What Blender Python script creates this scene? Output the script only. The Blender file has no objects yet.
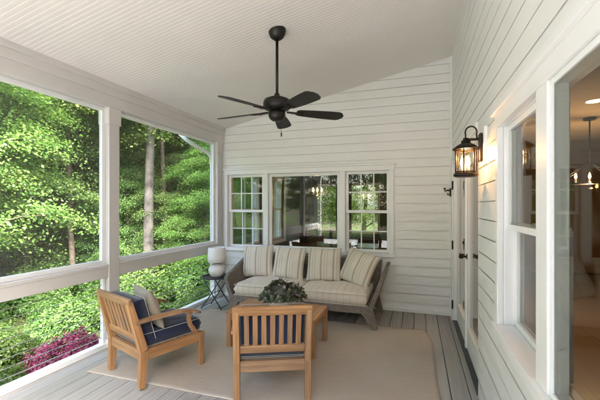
import bpy, math, random
import numpy as np
from mathutils import Vector, Matrix, noise

R = math.radians
random.seed(7)
scene = bpy.context.scene
col = scene.collection

# ------------------------------------------------------------------ camera
cam_data = bpy.data.cameras.new('camera')
cam_data.sensor_width = 36.0
cam_data.lens = 21.0
cam_data.shift_y = 5.5 / 600
cam_data.clip_start = 0.05
cam_data.clip_end = 500
cam = bpy.data.objects.new('camera', cam_data)
cam.location = (0, 0, 1.5)
cam.rotation_euler = (R(90), 0, R(18.34))
col.objects.link(cam)
scene.camera = cam

# ------------------------------------------------------------------ world, sun, exposure
SUN_EL, SUN_AZ = 43.0, 137.0          # azimuth clockwise from +Y
world = bpy.data.worlds.new('World')
scene.world = world
world.use_nodes = True
wn = world.node_tree.nodes
wl = world.node_tree.links
wn.clear()
sky = wn.new('ShaderNodeTexSky')
sky.sky_type = 'NISHITA'
sky.sun_disc = False
sky.sun_elevation = R(SUN_EL)
sky.sun_rotation = R(SUN_AZ)
sky.air_density = 1.0
sky.dust_density = 3.0
bg = wn.new('ShaderNodeBackground')
bg.inputs['Strength'].default_value = 0.15
wo = wn.new('ShaderNodeOutputWorld')
wl.new(sky.outputs[0], bg.inputs['Color'])
wl.new(bg.outputs[0], wo.inputs['Surface'])

sun_data = bpy.data.lights.new('sun', 'SUN')
sun_data.energy = 2.2
sun_data.angle = R(25)
sun_data.color = (1.0, 0.985, 0.965)
sun = bpy.data.objects.new('sun', sun_data)
sd = Vector((math.sin(R(SUN_AZ)) * math.cos(R(SUN_EL)), math.cos(R(SUN_AZ)) * math.cos(R(SUN_EL)), math.sin(R(SUN_EL))))
sun.rotation_euler = sd.to_track_quat('Z', 'Y').to_euler()
sun.location = (10, -5, 20)
col.objects.link(sun)

scene.view_settings.view_transform = 'Standard'
scene.view_settings.look = 'None'
scene.view_settings.gamma = 1.0
scene.view_settings.use_curve_mapping = False
scene.view_settings.exposure = 3.92
scene.cycles.use_denoising = True
scene.cycles.max_bounces = 10
scene.cycles.diffuse_bounces = 6
scene.cycles.transparent_max_bounces = 16
scene.cycles.sample_clamp_indirect = 6.0
scene.cycles.caustics_reflective = False
scene.cycles.caustics_refractive = False


# ------------------------------------------------------------------ material helpers
def new_mat(name):
    m = bpy.data.materials.new(name)
    m.use_nodes = True
    nt = m.node_tree
    nt.nodes.clear()
    out = nt.nodes.new('ShaderNodeOutputMaterial')
    return m, nt, out


def N(nt, kind, **kw):
    n = nt.nodes.new(kind)
    for k, v in kw.items():
        if hasattr(n, k):
            setattr(n, k, v)
        else:
            n.inputs[k].default_value = v
    return n


def ramp(nt, stops):
    n = nt.nodes.new('ShaderNodeValToRGB')
    e = n.color_ramp.elements
    while len(e) > 1:
        e.remove(e[-1])
    e[0].position = stops[0][0]
    e[0].color = (*stops[0][1], 1)
    for p, c in stops[1:]:
        x = e.new(p)
        x.color = (*c, 1)
    return n


def paint(name, c, rough=0.5, var=0.06, scale=3.0, bump=0.0, bscale=60.0, metallic=0.0, spec=0.5, coord='Object'):
    m, nt, out = new_mat(name)
    L = nt.links
    b = N(nt, 'ShaderNodeBsdfPrincipled')
    tc = N(nt, 'ShaderNodeTexCoord')
    nz = N(nt, 'ShaderNodeTexNoise', Scale=scale, Detail=6.0, Roughness=0.6)
    L.new(tc.outputs[coord], nz.inputs['Vector'])
    lo = tuple(max(0, x * (1 - var)) for x in c)
    hi = tuple(min(1, x * (1 + var)) for x in c)
    rp = ramp(nt, [(0.3, lo), (0.7, hi)])
    L.new(nz.outputs['Fac'], rp.inputs['Fac'])
    L.new(rp.outputs['Color'], b.inputs['Base Color'])
    b.inputs['Roughness'].default_value = rough
    b.inputs['Metallic'].default_value = metallic
    b.inputs['Specular IOR Level'].default_value = spec
    if bump:
        n2 = N(nt, 'ShaderNodeTexNoise', Scale=bscale, Detail=4.0)
        L.new(tc.outputs[coord], n2.inputs['Vector'])
        bp = N(nt, 'ShaderNodeBump', Strength=bump, Distance=0.01)
        L.new(n2.outputs['Fac'], bp.inputs['Height'])
        L.new(bp.outputs['Normal'], b.inputs['Normal'])
    L.new(b.outputs[0], out.inputs['Surface'])
    return m


def grain(name, dark, mid, light, rough=0.5, u=1.6, v=38.0, bump=0.25, island=0.25):
    """wood or composite: grain runs along the first UV axis"""
    m, nt, out = new_mat(name)
    L = nt.links
    b = N(nt, 'ShaderNodeBsdfPrincipled', Roughness=rough)
    tc = N(nt, 'ShaderNodeTexCoord')
    mp = N(nt, 'ShaderNodeMapping')
    mp.inputs['Scale'].default_value = (u, v, 1)
    L.new(tc.outputs['UV'], mp.inputs['Vector'])
    nz = N(nt, 'ShaderNodeTexNoise', Scale=1.0, Detail=8.0, Roughness=0.65, Distortion=0.4)
    L.new(mp.outputs['Vector'], nz.inputs['Vector'])
    rp = ramp(nt, [(0.28, dark), (0.5, mid), (0.75, light)])
    L.new(nz.outputs['Fac'], rp.inputs['Fac'])
    geo = N(nt, 'ShaderNodeNewGeometry')
    oi = N(nt, 'ShaderNodeObjectInfo')
    hs = N(nt, 'ShaderNodeHueSaturation')
    ms = N(nt, 'ShaderNodeMapRange')
    ms.inputs['To Min'].default_value = 0.9
    ms.inputs['To Max'].default_value = 1.06
    L.new(oi.outputs['Random'], ms.inputs['Value'])
    L.new(ms.outputs['Result'], hs.inputs['Saturation'])
    mr = N(nt, 'ShaderNodeMapRange')
    mr.inputs['To Min'].default_value = 1 - island
    mr.inputs['To Max'].default_value = 1 + island
    sm_ = N(nt, 'ShaderNodeMath', operation='MULTIPLY_ADD')
    sm_.inputs[1].default_value = 0.5
    L.new(oi.outputs['Random'], sm_.inputs[0])
    hf_ = N(nt, 'ShaderNodeMath', operation='MULTIPLY')
    hf_.inputs[1].default_value = 0.5
    L.new(geo.outputs['Random Per Island'], hf_.inputs[0])
    L.new(hf_.outputs[0], sm_.inputs[2])
    if name == 'grey_composite':
        L.new(geo.outputs['Random Per Island'], mr.inputs['Value'])
    else:
        L.new(sm_.outputs[0], mr.inputs['Value'])
    L.new(mr.outputs['Result'], hs.inputs['Value'])
    L.new(rp.outputs['Color'], hs.inputs['Color'])
    L.new(hs.outputs['Color'], b.inputs['Base Color'])
    bp = N(nt, 'ShaderNodeBump', Strength=bump, Distance=0.004)
    L.new(nz.outputs['Fac'], bp.inputs['Height'])
    L.new(bp.outputs['Normal'], b.inputs['Normal'])
    L.new(b.outputs[0], out.inputs['Surface'])
    return m


def fabric(name, stops, rough=0.9, axis=None, period=0.16, weave=900.0, bump=0.25):
    """plain cloth (axis None) or stripes along a local axis"""
    m, nt, out = new_mat(name)
    L = nt.links
    b = N(nt, 'ShaderNodeBsdfPrincipled', Roughness=rough)
    b.inputs['Sheen Weight'].default_value = 0.25
    b.inputs['Specular IOR Level'].default_value = 0.2
    tc = N(nt, 'ShaderNodeTexCoord')
    rp = ramp(nt, stops)
    nz = N(nt, 'ShaderNodeTexNoise', Scale=6.0, Detail=5.0)
    L.new(tc.outputs['Object'], nz.inputs['Vector'])
    if axis is not None:
        sp = N(nt, 'ShaderNodeSeparateXYZ')
        L.new(tc.outputs['Object'], sp.inputs[0])
        dv = N(nt, 'ShaderNodeMath', operation='DIVIDE')
        dv.inputs[1].default_value = period
        L.new(sp.outputs[axis], dv.inputs[0])
        fr = N(nt, 'ShaderNodeMath', operation='FRACT')
        oi_ = N(nt, 'ShaderNodeObjectInfo')
        ph = N(nt, 'ShaderNodeMath', operation='ADD')
        L.new(dv.outputs[0], ph.inputs[0])
        L.new(oi_.outputs['Random'], ph.inputs[1])
        L.new(ph.outputs[0], fr.inputs[0])
        L.new(fr.outputs[0], rp.inputs['Fac'])
    else:
        L.new(nz.outputs['Fac'], rp.inputs['Fac'])
    w = N(nt, 'ShaderNodeTexNoise', Scale=weave, Detail=2.0)
    L.new(tc.outputs['Object'], w.inputs['Vector'])
    hs = N(nt, 'ShaderNodeHueSaturation')
    mr = N(nt, 'ShaderNodeMapRange')
    mr.inputs['To Min'].default_value = 0.82
    mr.inputs['To Max'].default_value = 1.18
    L.new(w.outputs['Fac'], mr.inputs['Value'])
    L.new(mr.outputs['Result'], hs.inputs['Value'])
    L.new(rp.outputs['Color'], hs.inputs['Color'])
    L.new(hs.outputs['Color'], b.inputs['Base Color'])
    n3 = N(nt, 'ShaderNodeTexNoise', Scale=14.0, Detail=4.0)
    L.new(tc.outputs['Object'], n3.inputs['Vector'])
    ad = N(nt, 'ShaderNodeMath', operation='MULTIPLY_ADD')
    ad.inputs[1].default_value = 0.12
    L.new(w.outputs['Fac'], ad.inputs[0])
    L.new(n3.outputs['Fac'], ad.inputs[2])
    bp = N(nt, 'ShaderNodeBump', Strength=bump, Distance=0.015)
    L.new(ad.outputs[0], bp.inputs['Height'])
    L.new(bp.outputs['Normal'], b.inputs['Normal'])
    L.new(b.outputs[0], out.inputs['Surface'])
    return m


def leaf_mat(name, stops, trans=0.35, rough=0.5):
    m, nt, out = new_mat(name)
    L = nt.links
    geo = N(nt, 'ShaderNodeNewGeometry')
    oi = N(nt, 'ShaderNodeObjectInfo')
    rp = ramp(nt, stops)
    L.new(geo.outputs['Random Per Island'], rp.inputs['Fac'])
    hs = N(nt, 'ShaderNodeHueSaturation')
    mr = N(nt, 'ShaderNodeMapRange')
    mr.inputs['To Min'].default_value = 0.8
    mr.inputs['To Max'].default_value = 1.2
    L.new(oi.outputs['Random'], mr.inputs['Value'])
    L.new(mr.outputs['Result'], hs.inputs['Value'])
    mr2 = N(nt, 'ShaderNodeMapRange')
    mr2.inputs['To Min'].default_value = 0.455
    mr2.inputs['To Max'].default_value = 0.54
    tcl = N(nt, 'ShaderNodeTexCoord')
    nzl = N(nt, 'ShaderNodeTexNoise', Scale=0.9, Detail=2.0)
    L.new(tcl.outputs['Object'], nzl.inputs['Vector'])
    avg = N(nt, 'ShaderNodeMath', operation='MULTIPLY_ADD')
    avg.inputs[1].default_value = 0.4
    L.new(oi.outputs['Random'], avg.inputs[0])
    hfl = N(nt, 'ShaderNodeMath', operation='MULTIPLY')
    hfl.inputs[1].default_value = 0.6
    L.new(nzl.outputs['Fac'], hfl.inputs[0])
    L.new(hfl.outputs[0], avg.inputs[2])
    L.new(avg.outputs[0], mr2.inputs['Value'])
    L.new(mr2.outputs['Result'], hs.inputs['Hue'])
    L.new(rp.outputs['Color'], hs.inputs['Color'])
    b = N(nt, 'ShaderNodeBsdfPrincipled', Roughness=rough)
    b.inputs['Specular IOR Level'].default_value = 0.35
    t = N(nt, 'ShaderNodeBsdfTranslucent')
    mix = N(nt, 'ShaderNodeMixShader', Fac=trans)
    L.new(hs.outputs['Color'], b.inputs['Base Color'])
    h2 = N(nt, 'ShaderNodeHueSaturation', Saturation=1.1, Value=1.5)
    L.new(hs.outputs['Color'], h2.inputs['Color'])
    L.new(h2.outputs['Color'], t.inputs['Color'])
    L.new(b.outputs[0], mix.inputs[1])
    L.new(t.outputs[0], mix.inputs[2])
    L.new(mix.outputs[0], out.inputs['Surface'])
    return m


def glass(name, f0=0.07, power=5.0, tint=(0.80, 0.81, 0.785)):
    m, nt, out = new_mat(name)
    L = nt.links
    lw = N(nt, 'ShaderNodeLayerWeight', Blend=0.5)
    pw_ = N(nt, 'ShaderNodeMath', operation='POWER')
    pw_.inputs[1].default_value = power
    L.new(lw.outputs['Facing'], pw_.inputs[0])
    fr = N(nt, 'ShaderNodeMath', operation='MULTIPLY_ADD')
    fr.inputs[1].default_value = 1 - f0
    fr.inputs[2].default_value = f0
    L.new(pw_.outputs[0], fr.inputs[0])
    tr = N(nt, 'ShaderNodeBsdfTransparent')
    tr.inputs['Color'].default_value = (*tint, 1)
    gl = N(nt, 'ShaderNodeBsdfGlossy', Roughness=0.0)
    gl.inputs['Color'].default_value = (0.97, 0.98, 0.98, 1)
    tc = N(nt, 'ShaderNodeTexCoord')
    nz = N(nt, 'ShaderNodeTexNoise', Scale=1.2, Detail=1.0)
    L.new(tc.outputs['Object'], nz.inputs['Vector'])
    bp = N(nt, 'ShaderNodeBump', Strength=0.012, Distance=0.02)
    L.new(nz.outputs['Fac'], bp.inputs['Height'])
    L.new(bp.outputs['Normal'], gl.inputs['Normal'])
    mx = N(nt, 'ShaderNodeMixShader')
    L.new(fr.outputs[0], mx.inputs['Fac'])
    L.new(tr.outputs[0], mx.inputs[1])
    L.new(gl.outputs[0], mx.inputs[2])
    L.new(mx.outputs[0], out.inputs['Surface'])
    return m


def emit(name, c, s):
    m, nt, out = new_mat(name)
    e = N(nt, 'ShaderNodeEmission', Strength=s)
    e.inputs['Color'].default_value = (*c, 1)
    nt.links.new(e.outputs[0], out.inputs['Surface'])
    return m


M = {}
M['siding'] = paint('siding_paint', (0.80, 0.805, 0.80), rough=0.45, var=0.035, scale=1.3, bump=0.04, bscale=40)
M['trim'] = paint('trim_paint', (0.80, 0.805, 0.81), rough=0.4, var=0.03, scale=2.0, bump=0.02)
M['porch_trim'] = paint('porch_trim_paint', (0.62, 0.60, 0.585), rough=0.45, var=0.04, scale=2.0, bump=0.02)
M['vinyl'] = paint('vinyl_white', (0.82, 0.83, 0.83), rough=0.35, var=0.02)
M['ceiling'] = paint('ceiling_paint', (0.72, 0.69, 0.665), rough=0.55, var=0.035, scale=1.2, bump=0.02)
M['deck'] = grain('grey_composite', (0.27, 0.255, 0.235), (0.345, 0.325, 0.30), (0.42, 0.40, 0.37), rough=0.55, u=1.2, v=60, bump=0.2, island=0.12)
M['underdeck_shade'] = paint('underdeck_shade_dark', (0.03, 0.028, 0.025), rough=0.9)
M['teak'] = grain('oiled_teak', (0.19, 0.094, 0.040), (0.345, 0.182, 0.084), (0.49, 0.288, 0.145), rough=0.5, u=2.2, v=42, bump=0.3, island=0.26)
M['navy'] = fabric('navy_canvas', [(0.3, (0.010, 0.016, 0.040)), (0.7, (0.018, 0.027, 0.062))], rough=0.85)
M['piping'] = fabric('white_piping', [(0.3, (0.34, 0.335, 0.325)), (0.7, (0.40, 0.395, 0.385))])
M['linen'] = fabric('cream_linen', [(0.3, (0.55, 0.48, 0.39)), (0.7, (0.64, 0.57, 0.47))], bump=0.5)
M['linen_bands'] = fabric('faintly_banded_linen', [(0.0, (0.62, 0.55, 0.46)), (0.40, (0.62, 0.55, 0.46)), (0.46, (0.555, 0.49, 0.405)), (0.60, (0.555, 0.49, 0.405)), (0.66, (0.62, 0.55, 0.46)), (1.0, (0.62, 0.55, 0.46))], axis=0, period=0.085, bump=0.5)  # faint lighter and darker bands across the cushion width
M['taupe'] = fabric('taupe_linen', [(0.3, (0.27, 0.24, 0.19)), (0.7, (0.34, 0.30, 0.24))])
cr, tn, br = (0.66, 0.60, 0.51), (0.43, 0.36, 0.28), (0.52, 0.47, 0.40)
M['stripe'] = fabric('striped_linen', [(0.0, cr), (0.16, cr), (0.18, tn), (0.30, tn), (0.32, cr), (0.46, cr), (0.48, br), (0.53, br), (0.55, cr), (0.68, cr), (0.70, br), (0.74, br), (0.76, cr), (1.0, cr)], axis=0, period=0.172)
M['black'] = paint('bronze_black_metal', (0.016, 0.014, 0.013), rough=0.45, var=0.2, scale=8, metallic=0.4)
M['blade'] = grain('dark_fan_blade', (0.010, 0.009, 0.008), (0.015, 0.014, 0.013), (0.022, 0.02, 0.018), rough=0.5, u=2, v=40, bump=0.1, island=0.05)
M['lantern'] = paint('aged_bronze', (0.030, 0.022, 0.016), rough=0.4, var=0.35, scale=30, metallic=0.7)
M['charcoal'] = paint('charcoal_metal', (0.035, 0.038, 0.042), rough=0.5, var=0.1)
M['ceramic'] = paint('white_ceramic', (0.74, 0.73, 0.71), rough=0.3, var=0.04, scale=8)
M['shade'] = paint('white_lamp_shade', (0.76, 0.75, 0.73), rough=0.8, var=0.03, bump=0.15, bscale=120)
M['steel'] = paint('brushed_steel', (0.62, 0.62, 0.61), rough=0.3, var=0.05, metallic=0.85)
M['glass'] = glass('window_glass', 0.055)
M['side_glass'] = glass('side_window_glass', 0.045, 7.5)
M['thin_glass'] = glass('lantern_glass', 0.03, 5.0, (0.98, 0.96, 0.92))
M['bulb'] = emit('candle_bulb_glow', (1.0, 0.52, 0.18), 3.5)
M['downlight'] = emit('downlight_glow', (1.0, 0.72, 0.42), 1.2)
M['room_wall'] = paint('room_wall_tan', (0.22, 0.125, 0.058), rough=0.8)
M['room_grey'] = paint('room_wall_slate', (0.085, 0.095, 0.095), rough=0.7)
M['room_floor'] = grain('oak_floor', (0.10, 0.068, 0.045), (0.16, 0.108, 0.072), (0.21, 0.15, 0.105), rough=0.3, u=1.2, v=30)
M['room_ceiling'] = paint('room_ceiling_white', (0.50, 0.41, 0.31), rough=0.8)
M['dark_wood'] = grain('dark_wood', (0.035, 0.018, 0.01), (0.06, 0.03, 0.016), (0.09, 0.05, 0.026), rough=0.25)
M['curtain'] = fabric('slate_blue_curtain', [(0.3, (0.07, 0.09, 0.16)), (0.7, (0.12, 0.15, 0.24))])
M['concrete'] = paint('pale_concrete', (0.50, 0.48, 0.45), rough=0.85, var=0.12, scale=1.5, bump=0.2)
M['roof'] = paint('roof_shingle', (0.07, 0.068, 0.065), rough=0.9, var=0.3, scale=6, bump=0.5)
M['grey_house'] = paint('pale_grey_siding', (0.50, 0.50, 0.49), rough=0.7)
M['bark'] = paint('bark', (0.115, 0.088, 0.068), rough=0.95, var=0.45, scale=9, bump=0.9, bscale=26)
M['pale_bark'] = paint('pale_bark', (0.075, 0.068, 0.06), rough=0.95, var=0.75, scale=4, bump=0.8, bscale=22)
M['leaf'] = leaf_mat('leaf_green', [(0.0, (0.064, 0.128, 0.030)), (0.45, (0.112, 0.201, 0.043)), (0.8, (0.164, 0.256, 0.057)), (1.0, (0.246, 0.317, 0.082))], trans=0.45)
M['leaf_cool'] = leaf_mat('leaf_cool_green', [(0.0, (0.061, 0.118, 0.034)), (0.5, (0.103, 0.179, 0.047)), (1.0, (0.172, 0.247, 0.072))], trans=0.45)
M['leaf_dark'] = leaf_mat('leaf_dark_green', [(0.0, (0.055, 0.109, 0.030)), (0.5, (0.096, 0.173, 0.046)), (1.0, (0.154, 0.237, 0.068))], trans=0.45)
M['azalea'] = leaf_mat('azalea_bloom', [(0.0, (0.085, 0.016, 0.032)), (0.4, (0.165, 0.024, 0.065)), (0.8, (0.24, 0.042, 0.105)), (1.0, (0.10, 0.08, 0.04))], trans=0.25)
M['coleus'] = leaf_mat('mixed_foliage', [(0.0, (0.04, 0.065, 0.03)), (0.35, (0.08, 0.12, 0.055)), (0.5, (0.12, 0.085, 0.105)), (0.62, (0.17, 0.125, 0.15)), (0.75, (0.13, 0.17, 0.10)), (1.0, (0.27, 0.29, 0.22))], trans=0.2)
M['bloom'] = leaf_mat('pale_bloom', [(0.0, (0.38, 0.31, 0.36)), (1.0, (0.55, 0.50, 0.50))], trans=0.2)


def wicker_mat():
    m, nt, out = new_mat('grey_brown_wicker')
    L = nt.links
    tc = N(nt, 'ShaderNodeTexCoord')
    b = N(nt, 'ShaderNodeBsdfPrincipled', Roughness=0.65)
    w1 = N(nt, 'ShaderNodeTexWave', wave_type='BANDS', bands_direction='Z', Scale=26.0, Distortion=1.2, Detail=2.0)
    w2 = N(nt, 'ShaderNodeTexWave', wave_type='BANDS', bands_direction='DIAGONAL', Scale=16.0, Distortion=0.8)
    L.new(tc.outputs['Object'], w1.inputs['Vector'])
    L.new(tc.outputs['Object'], w2.inputs['Vector'])
    mu = N(nt, 'ShaderNodeMath', operation='MULTIPLY')
    L.new(w1.outputs['Fac'], mu.inputs[0])
    L.new(w2.outputs['Fac'], mu.inputs[1])
    nz = N(nt, 'ShaderNodeTexNoise', Scale=18.0, Detail=5.0)
    L.new(tc.outputs['Object'], nz.inputs['Vector'])
    ad = N(nt, 'ShaderNodeMath', operation='MULTIPLY_ADD')
    ad.inputs[1].default_value = 0.6
    L.new(nz.outputs['Fac'], ad.inputs[0])
    L.new(mu.outputs[0], ad.inputs[2])
    rp = ramp(nt, [(0.15, (0.075, 0.060, 0.048)), (0.5, (0.17, 0.142, 0.115)), (1.0, (0.31, 0.268, 0.222))])
    L.new(ad.outputs[0], rp.inputs['Fac'])
    L.new(rp.outputs['Color'], b.inputs['Base Color'])
    bp = N(nt, 'ShaderNodeBump', Strength=0.8, Distance=0.006)
    L.new(mu.outputs[0], bp.inputs['Height'])
    L.new(bp.outputs['Normal'], b.inputs['Normal'])
    L.new(b.outputs[0], out.inputs['Surface'])
    return m


M['wicker'] = wicker_mat()


def rug_mat():
    m, nt, out = new_mat('woven_jute_rug')
    L = nt.links
    tc = N(nt, 'ShaderNodeTexCoord')
    b = N(nt, 'ShaderNodeBsdfPrincipled', Roughness=0.95)
    b.inputs['Specular IOR Level'].default_value = 0.1
    mp = N(nt, 'ShaderNodeMapping')
    mp.inputs['Scale'].default_value = (6, 70, 1)
    L.new(tc.outputs['Object'], mp.inputs['Vector'])
    n1 = N(nt, 'ShaderNodeTexNoise', Scale=1.0, Detail=5.0, Roughness=0.7)
    L.new(mp.outputs['Vector'], n1.inputs['Vector'])
    n2 = N(nt, 'ShaderNodeTexNoise', Scale=1.1, Detail=4.0)
    L.new(tc.outputs['Object'], n2.inputs['Vector'])
    rp = ramp(nt, [(0.3, (0.43, 0.365, 0.30)), (0.7, (0.585, 0.51, 0.43))])
    ad = N(nt, 'ShaderNodeMath', operation='MULTIPLY_ADD')
    ad.inputs[1].default_value = 0.55
    L.new(n1.outputs['Fac'], ad.inputs[0])
    hf = N(nt, 'ShaderNodeMath', operation='MULTIPLY')
    hf.inputs[1].default_value = 0.45
    L.new(n2.outputs['Fac'], hf.inputs[0])
    L.new(hf.outputs[0], ad.inputs[2])
    L.new(ad.outputs[0], rp.inputs['Fac'])
    wv = N(nt, 'ShaderNodeTexWave', wave_type='BANDS', bands_direction='Y', Scale=38.0, Distortion=2.5, Detail=3.0)
    L.new(tc.outputs['Object'], wv.inputs['Vector'])
    hv = N(nt, 'ShaderNodeHueSaturation')
    n4 = N(nt, 'ShaderNodeTexNoise', Scale=160.0, Detail=3.0)
    L.new(tc.outputs['Object'], n4.inputs['Vector'])
    wm = N(nt, 'ShaderNodeMath', operation='MULTIPLY_ADD')
    wm.inputs[1].default_value = 0.22
    L.new(wv.outputs['Fac'], wm.inputs[0])
    wm2 = N(nt, 'ShaderNodeMath', operation='MULTIPLY_ADD')
    wm2.inputs[1].default_value = 0.5
    wm2.inputs[2].default_value = 0.64
    L.new(n4.outputs['Fac'], wm2.inputs[0])
    L.new(wm2.outputs[0], wm.inputs[2])
    L.new(wm.outputs[0], hv.inputs['Value'])
    L.new(rp.outputs['Color'], hv.inputs['Color'])
    L.new(hv.outputs['Color'], b.inputs['Base Color'])
    bp = N(nt, 'ShaderNodeBump', Strength=0.8, Distance=0.006)
    L.new(wv.outputs['Fac'], bp.inputs['Height'])
    L.new(bp.outputs['Normal'], b.inputs['Normal'])
    L.new(b.outputs[0], out.inputs['Surface'])
    return m


M['rug'] = rug_mat()


def ground_mat():
    m, nt, out = new_mat('lawn_and_leaf_litter')
    L = nt.links
    tc = N(nt, 'ShaderNodeTexCoord')
    b = N(nt, 'ShaderNodeBsdfPrincipled', Roughness=0.95)
    b.inputs['Specular IOR Level'].default_value = 0.1
    n1 = N(nt, 'ShaderNodeTexNoise', Scale=0.35, Detail=6.0, Roughness=0.65)
    n2 = N(nt, 'ShaderNodeTexNoise', Scale=9.0, Detail=6.0, Roughness=0.7)
    L.new(tc.outputs['Object'], n1.inputs['Vector'])
    L.new(tc.outputs['Object'], n2.inputs['Vector'])
    g = ramp(nt, [(0.3, (0.045, 0.075, 0.018)), (0.7, (0.10, 0.15, 0.035))])
    d = ramp(nt, [(0.3, (0.045, 0.032, 0.022)), (0.7, (0.115, 0.085, 0.06))])
    L.new(n2.outputs['Fac'], g.inputs['Fac'])
    L.new(n2.outputs['Fac'], d.inputs['Fac'])
    mk = ramp(nt, [(0.46, (0, 0, 0)), (0.56, (1, 1, 1))])
    L.new(n1.outputs['Fac'], mk.inputs['Fac'])
    mx = N(nt, 'ShaderNodeMixRGB')
    L.new(mk.outputs['Color'], mx.inputs['Fac'])
    L.new(g.outputs['Color'], mx.inputs['Color1'])
    L.new(d.outputs['Color'], mx.inputs['Color2'])
    L.new(mx.outputs['Color'], b.inputs['Base Color'])
    bp = N(nt, 'ShaderNodeBump', Strength=0.8, Distance=0.05)
    L.new(n2.outputs['Fac'], bp.inputs['Height'])
    L.new(bp.outputs['Normal'], b.inputs['Normal'])
    L.new(b.outputs[0], out.inputs['Surface'])
    return m


M['ground'] = ground_mat()


def screen_mat():
    m, nt, out = new_mat('insect_screen_mesh')
    L = nt.links
    tr = N(nt, 'ShaderNodeBsdfTransparent')
    df = N(nt, 'ShaderNodeBsdfDiffuse')
    df.inputs['Color'].default_value = (0.25, 0.25, 0.25, 1)
    tc = N(nt, 'ShaderNodeTexCoord')
    nz = N(nt, 'ShaderNodeTexNoise', Scale=1.5, Detail=3.0)
    L.new(tc.outputs['Object'], nz.inputs['Vector'])
    mr = N(nt, 'ShaderNodeMapRange')
    mr.inputs['To Min'].default_value = 0.16  # grey share of the mesh raised to put haze over the dark woods
    mr.inputs['To Max'].default_value = 0.27
    L.new(nz.outputs['Fac'], mr.inputs['Value'])
    mx = N(nt, 'ShaderNodeMixShader')
    L.new(mr.outputs['Result'], mx.inputs['Fac'])
    L.new(tr.outputs[0], mx.inputs[1])
    L.new(df.outputs[0], mx.inputs[2])
    L.new(mx.outputs[0], out.inputs['Surface'])
    return m


M['screen'] = screen_mat()


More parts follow.
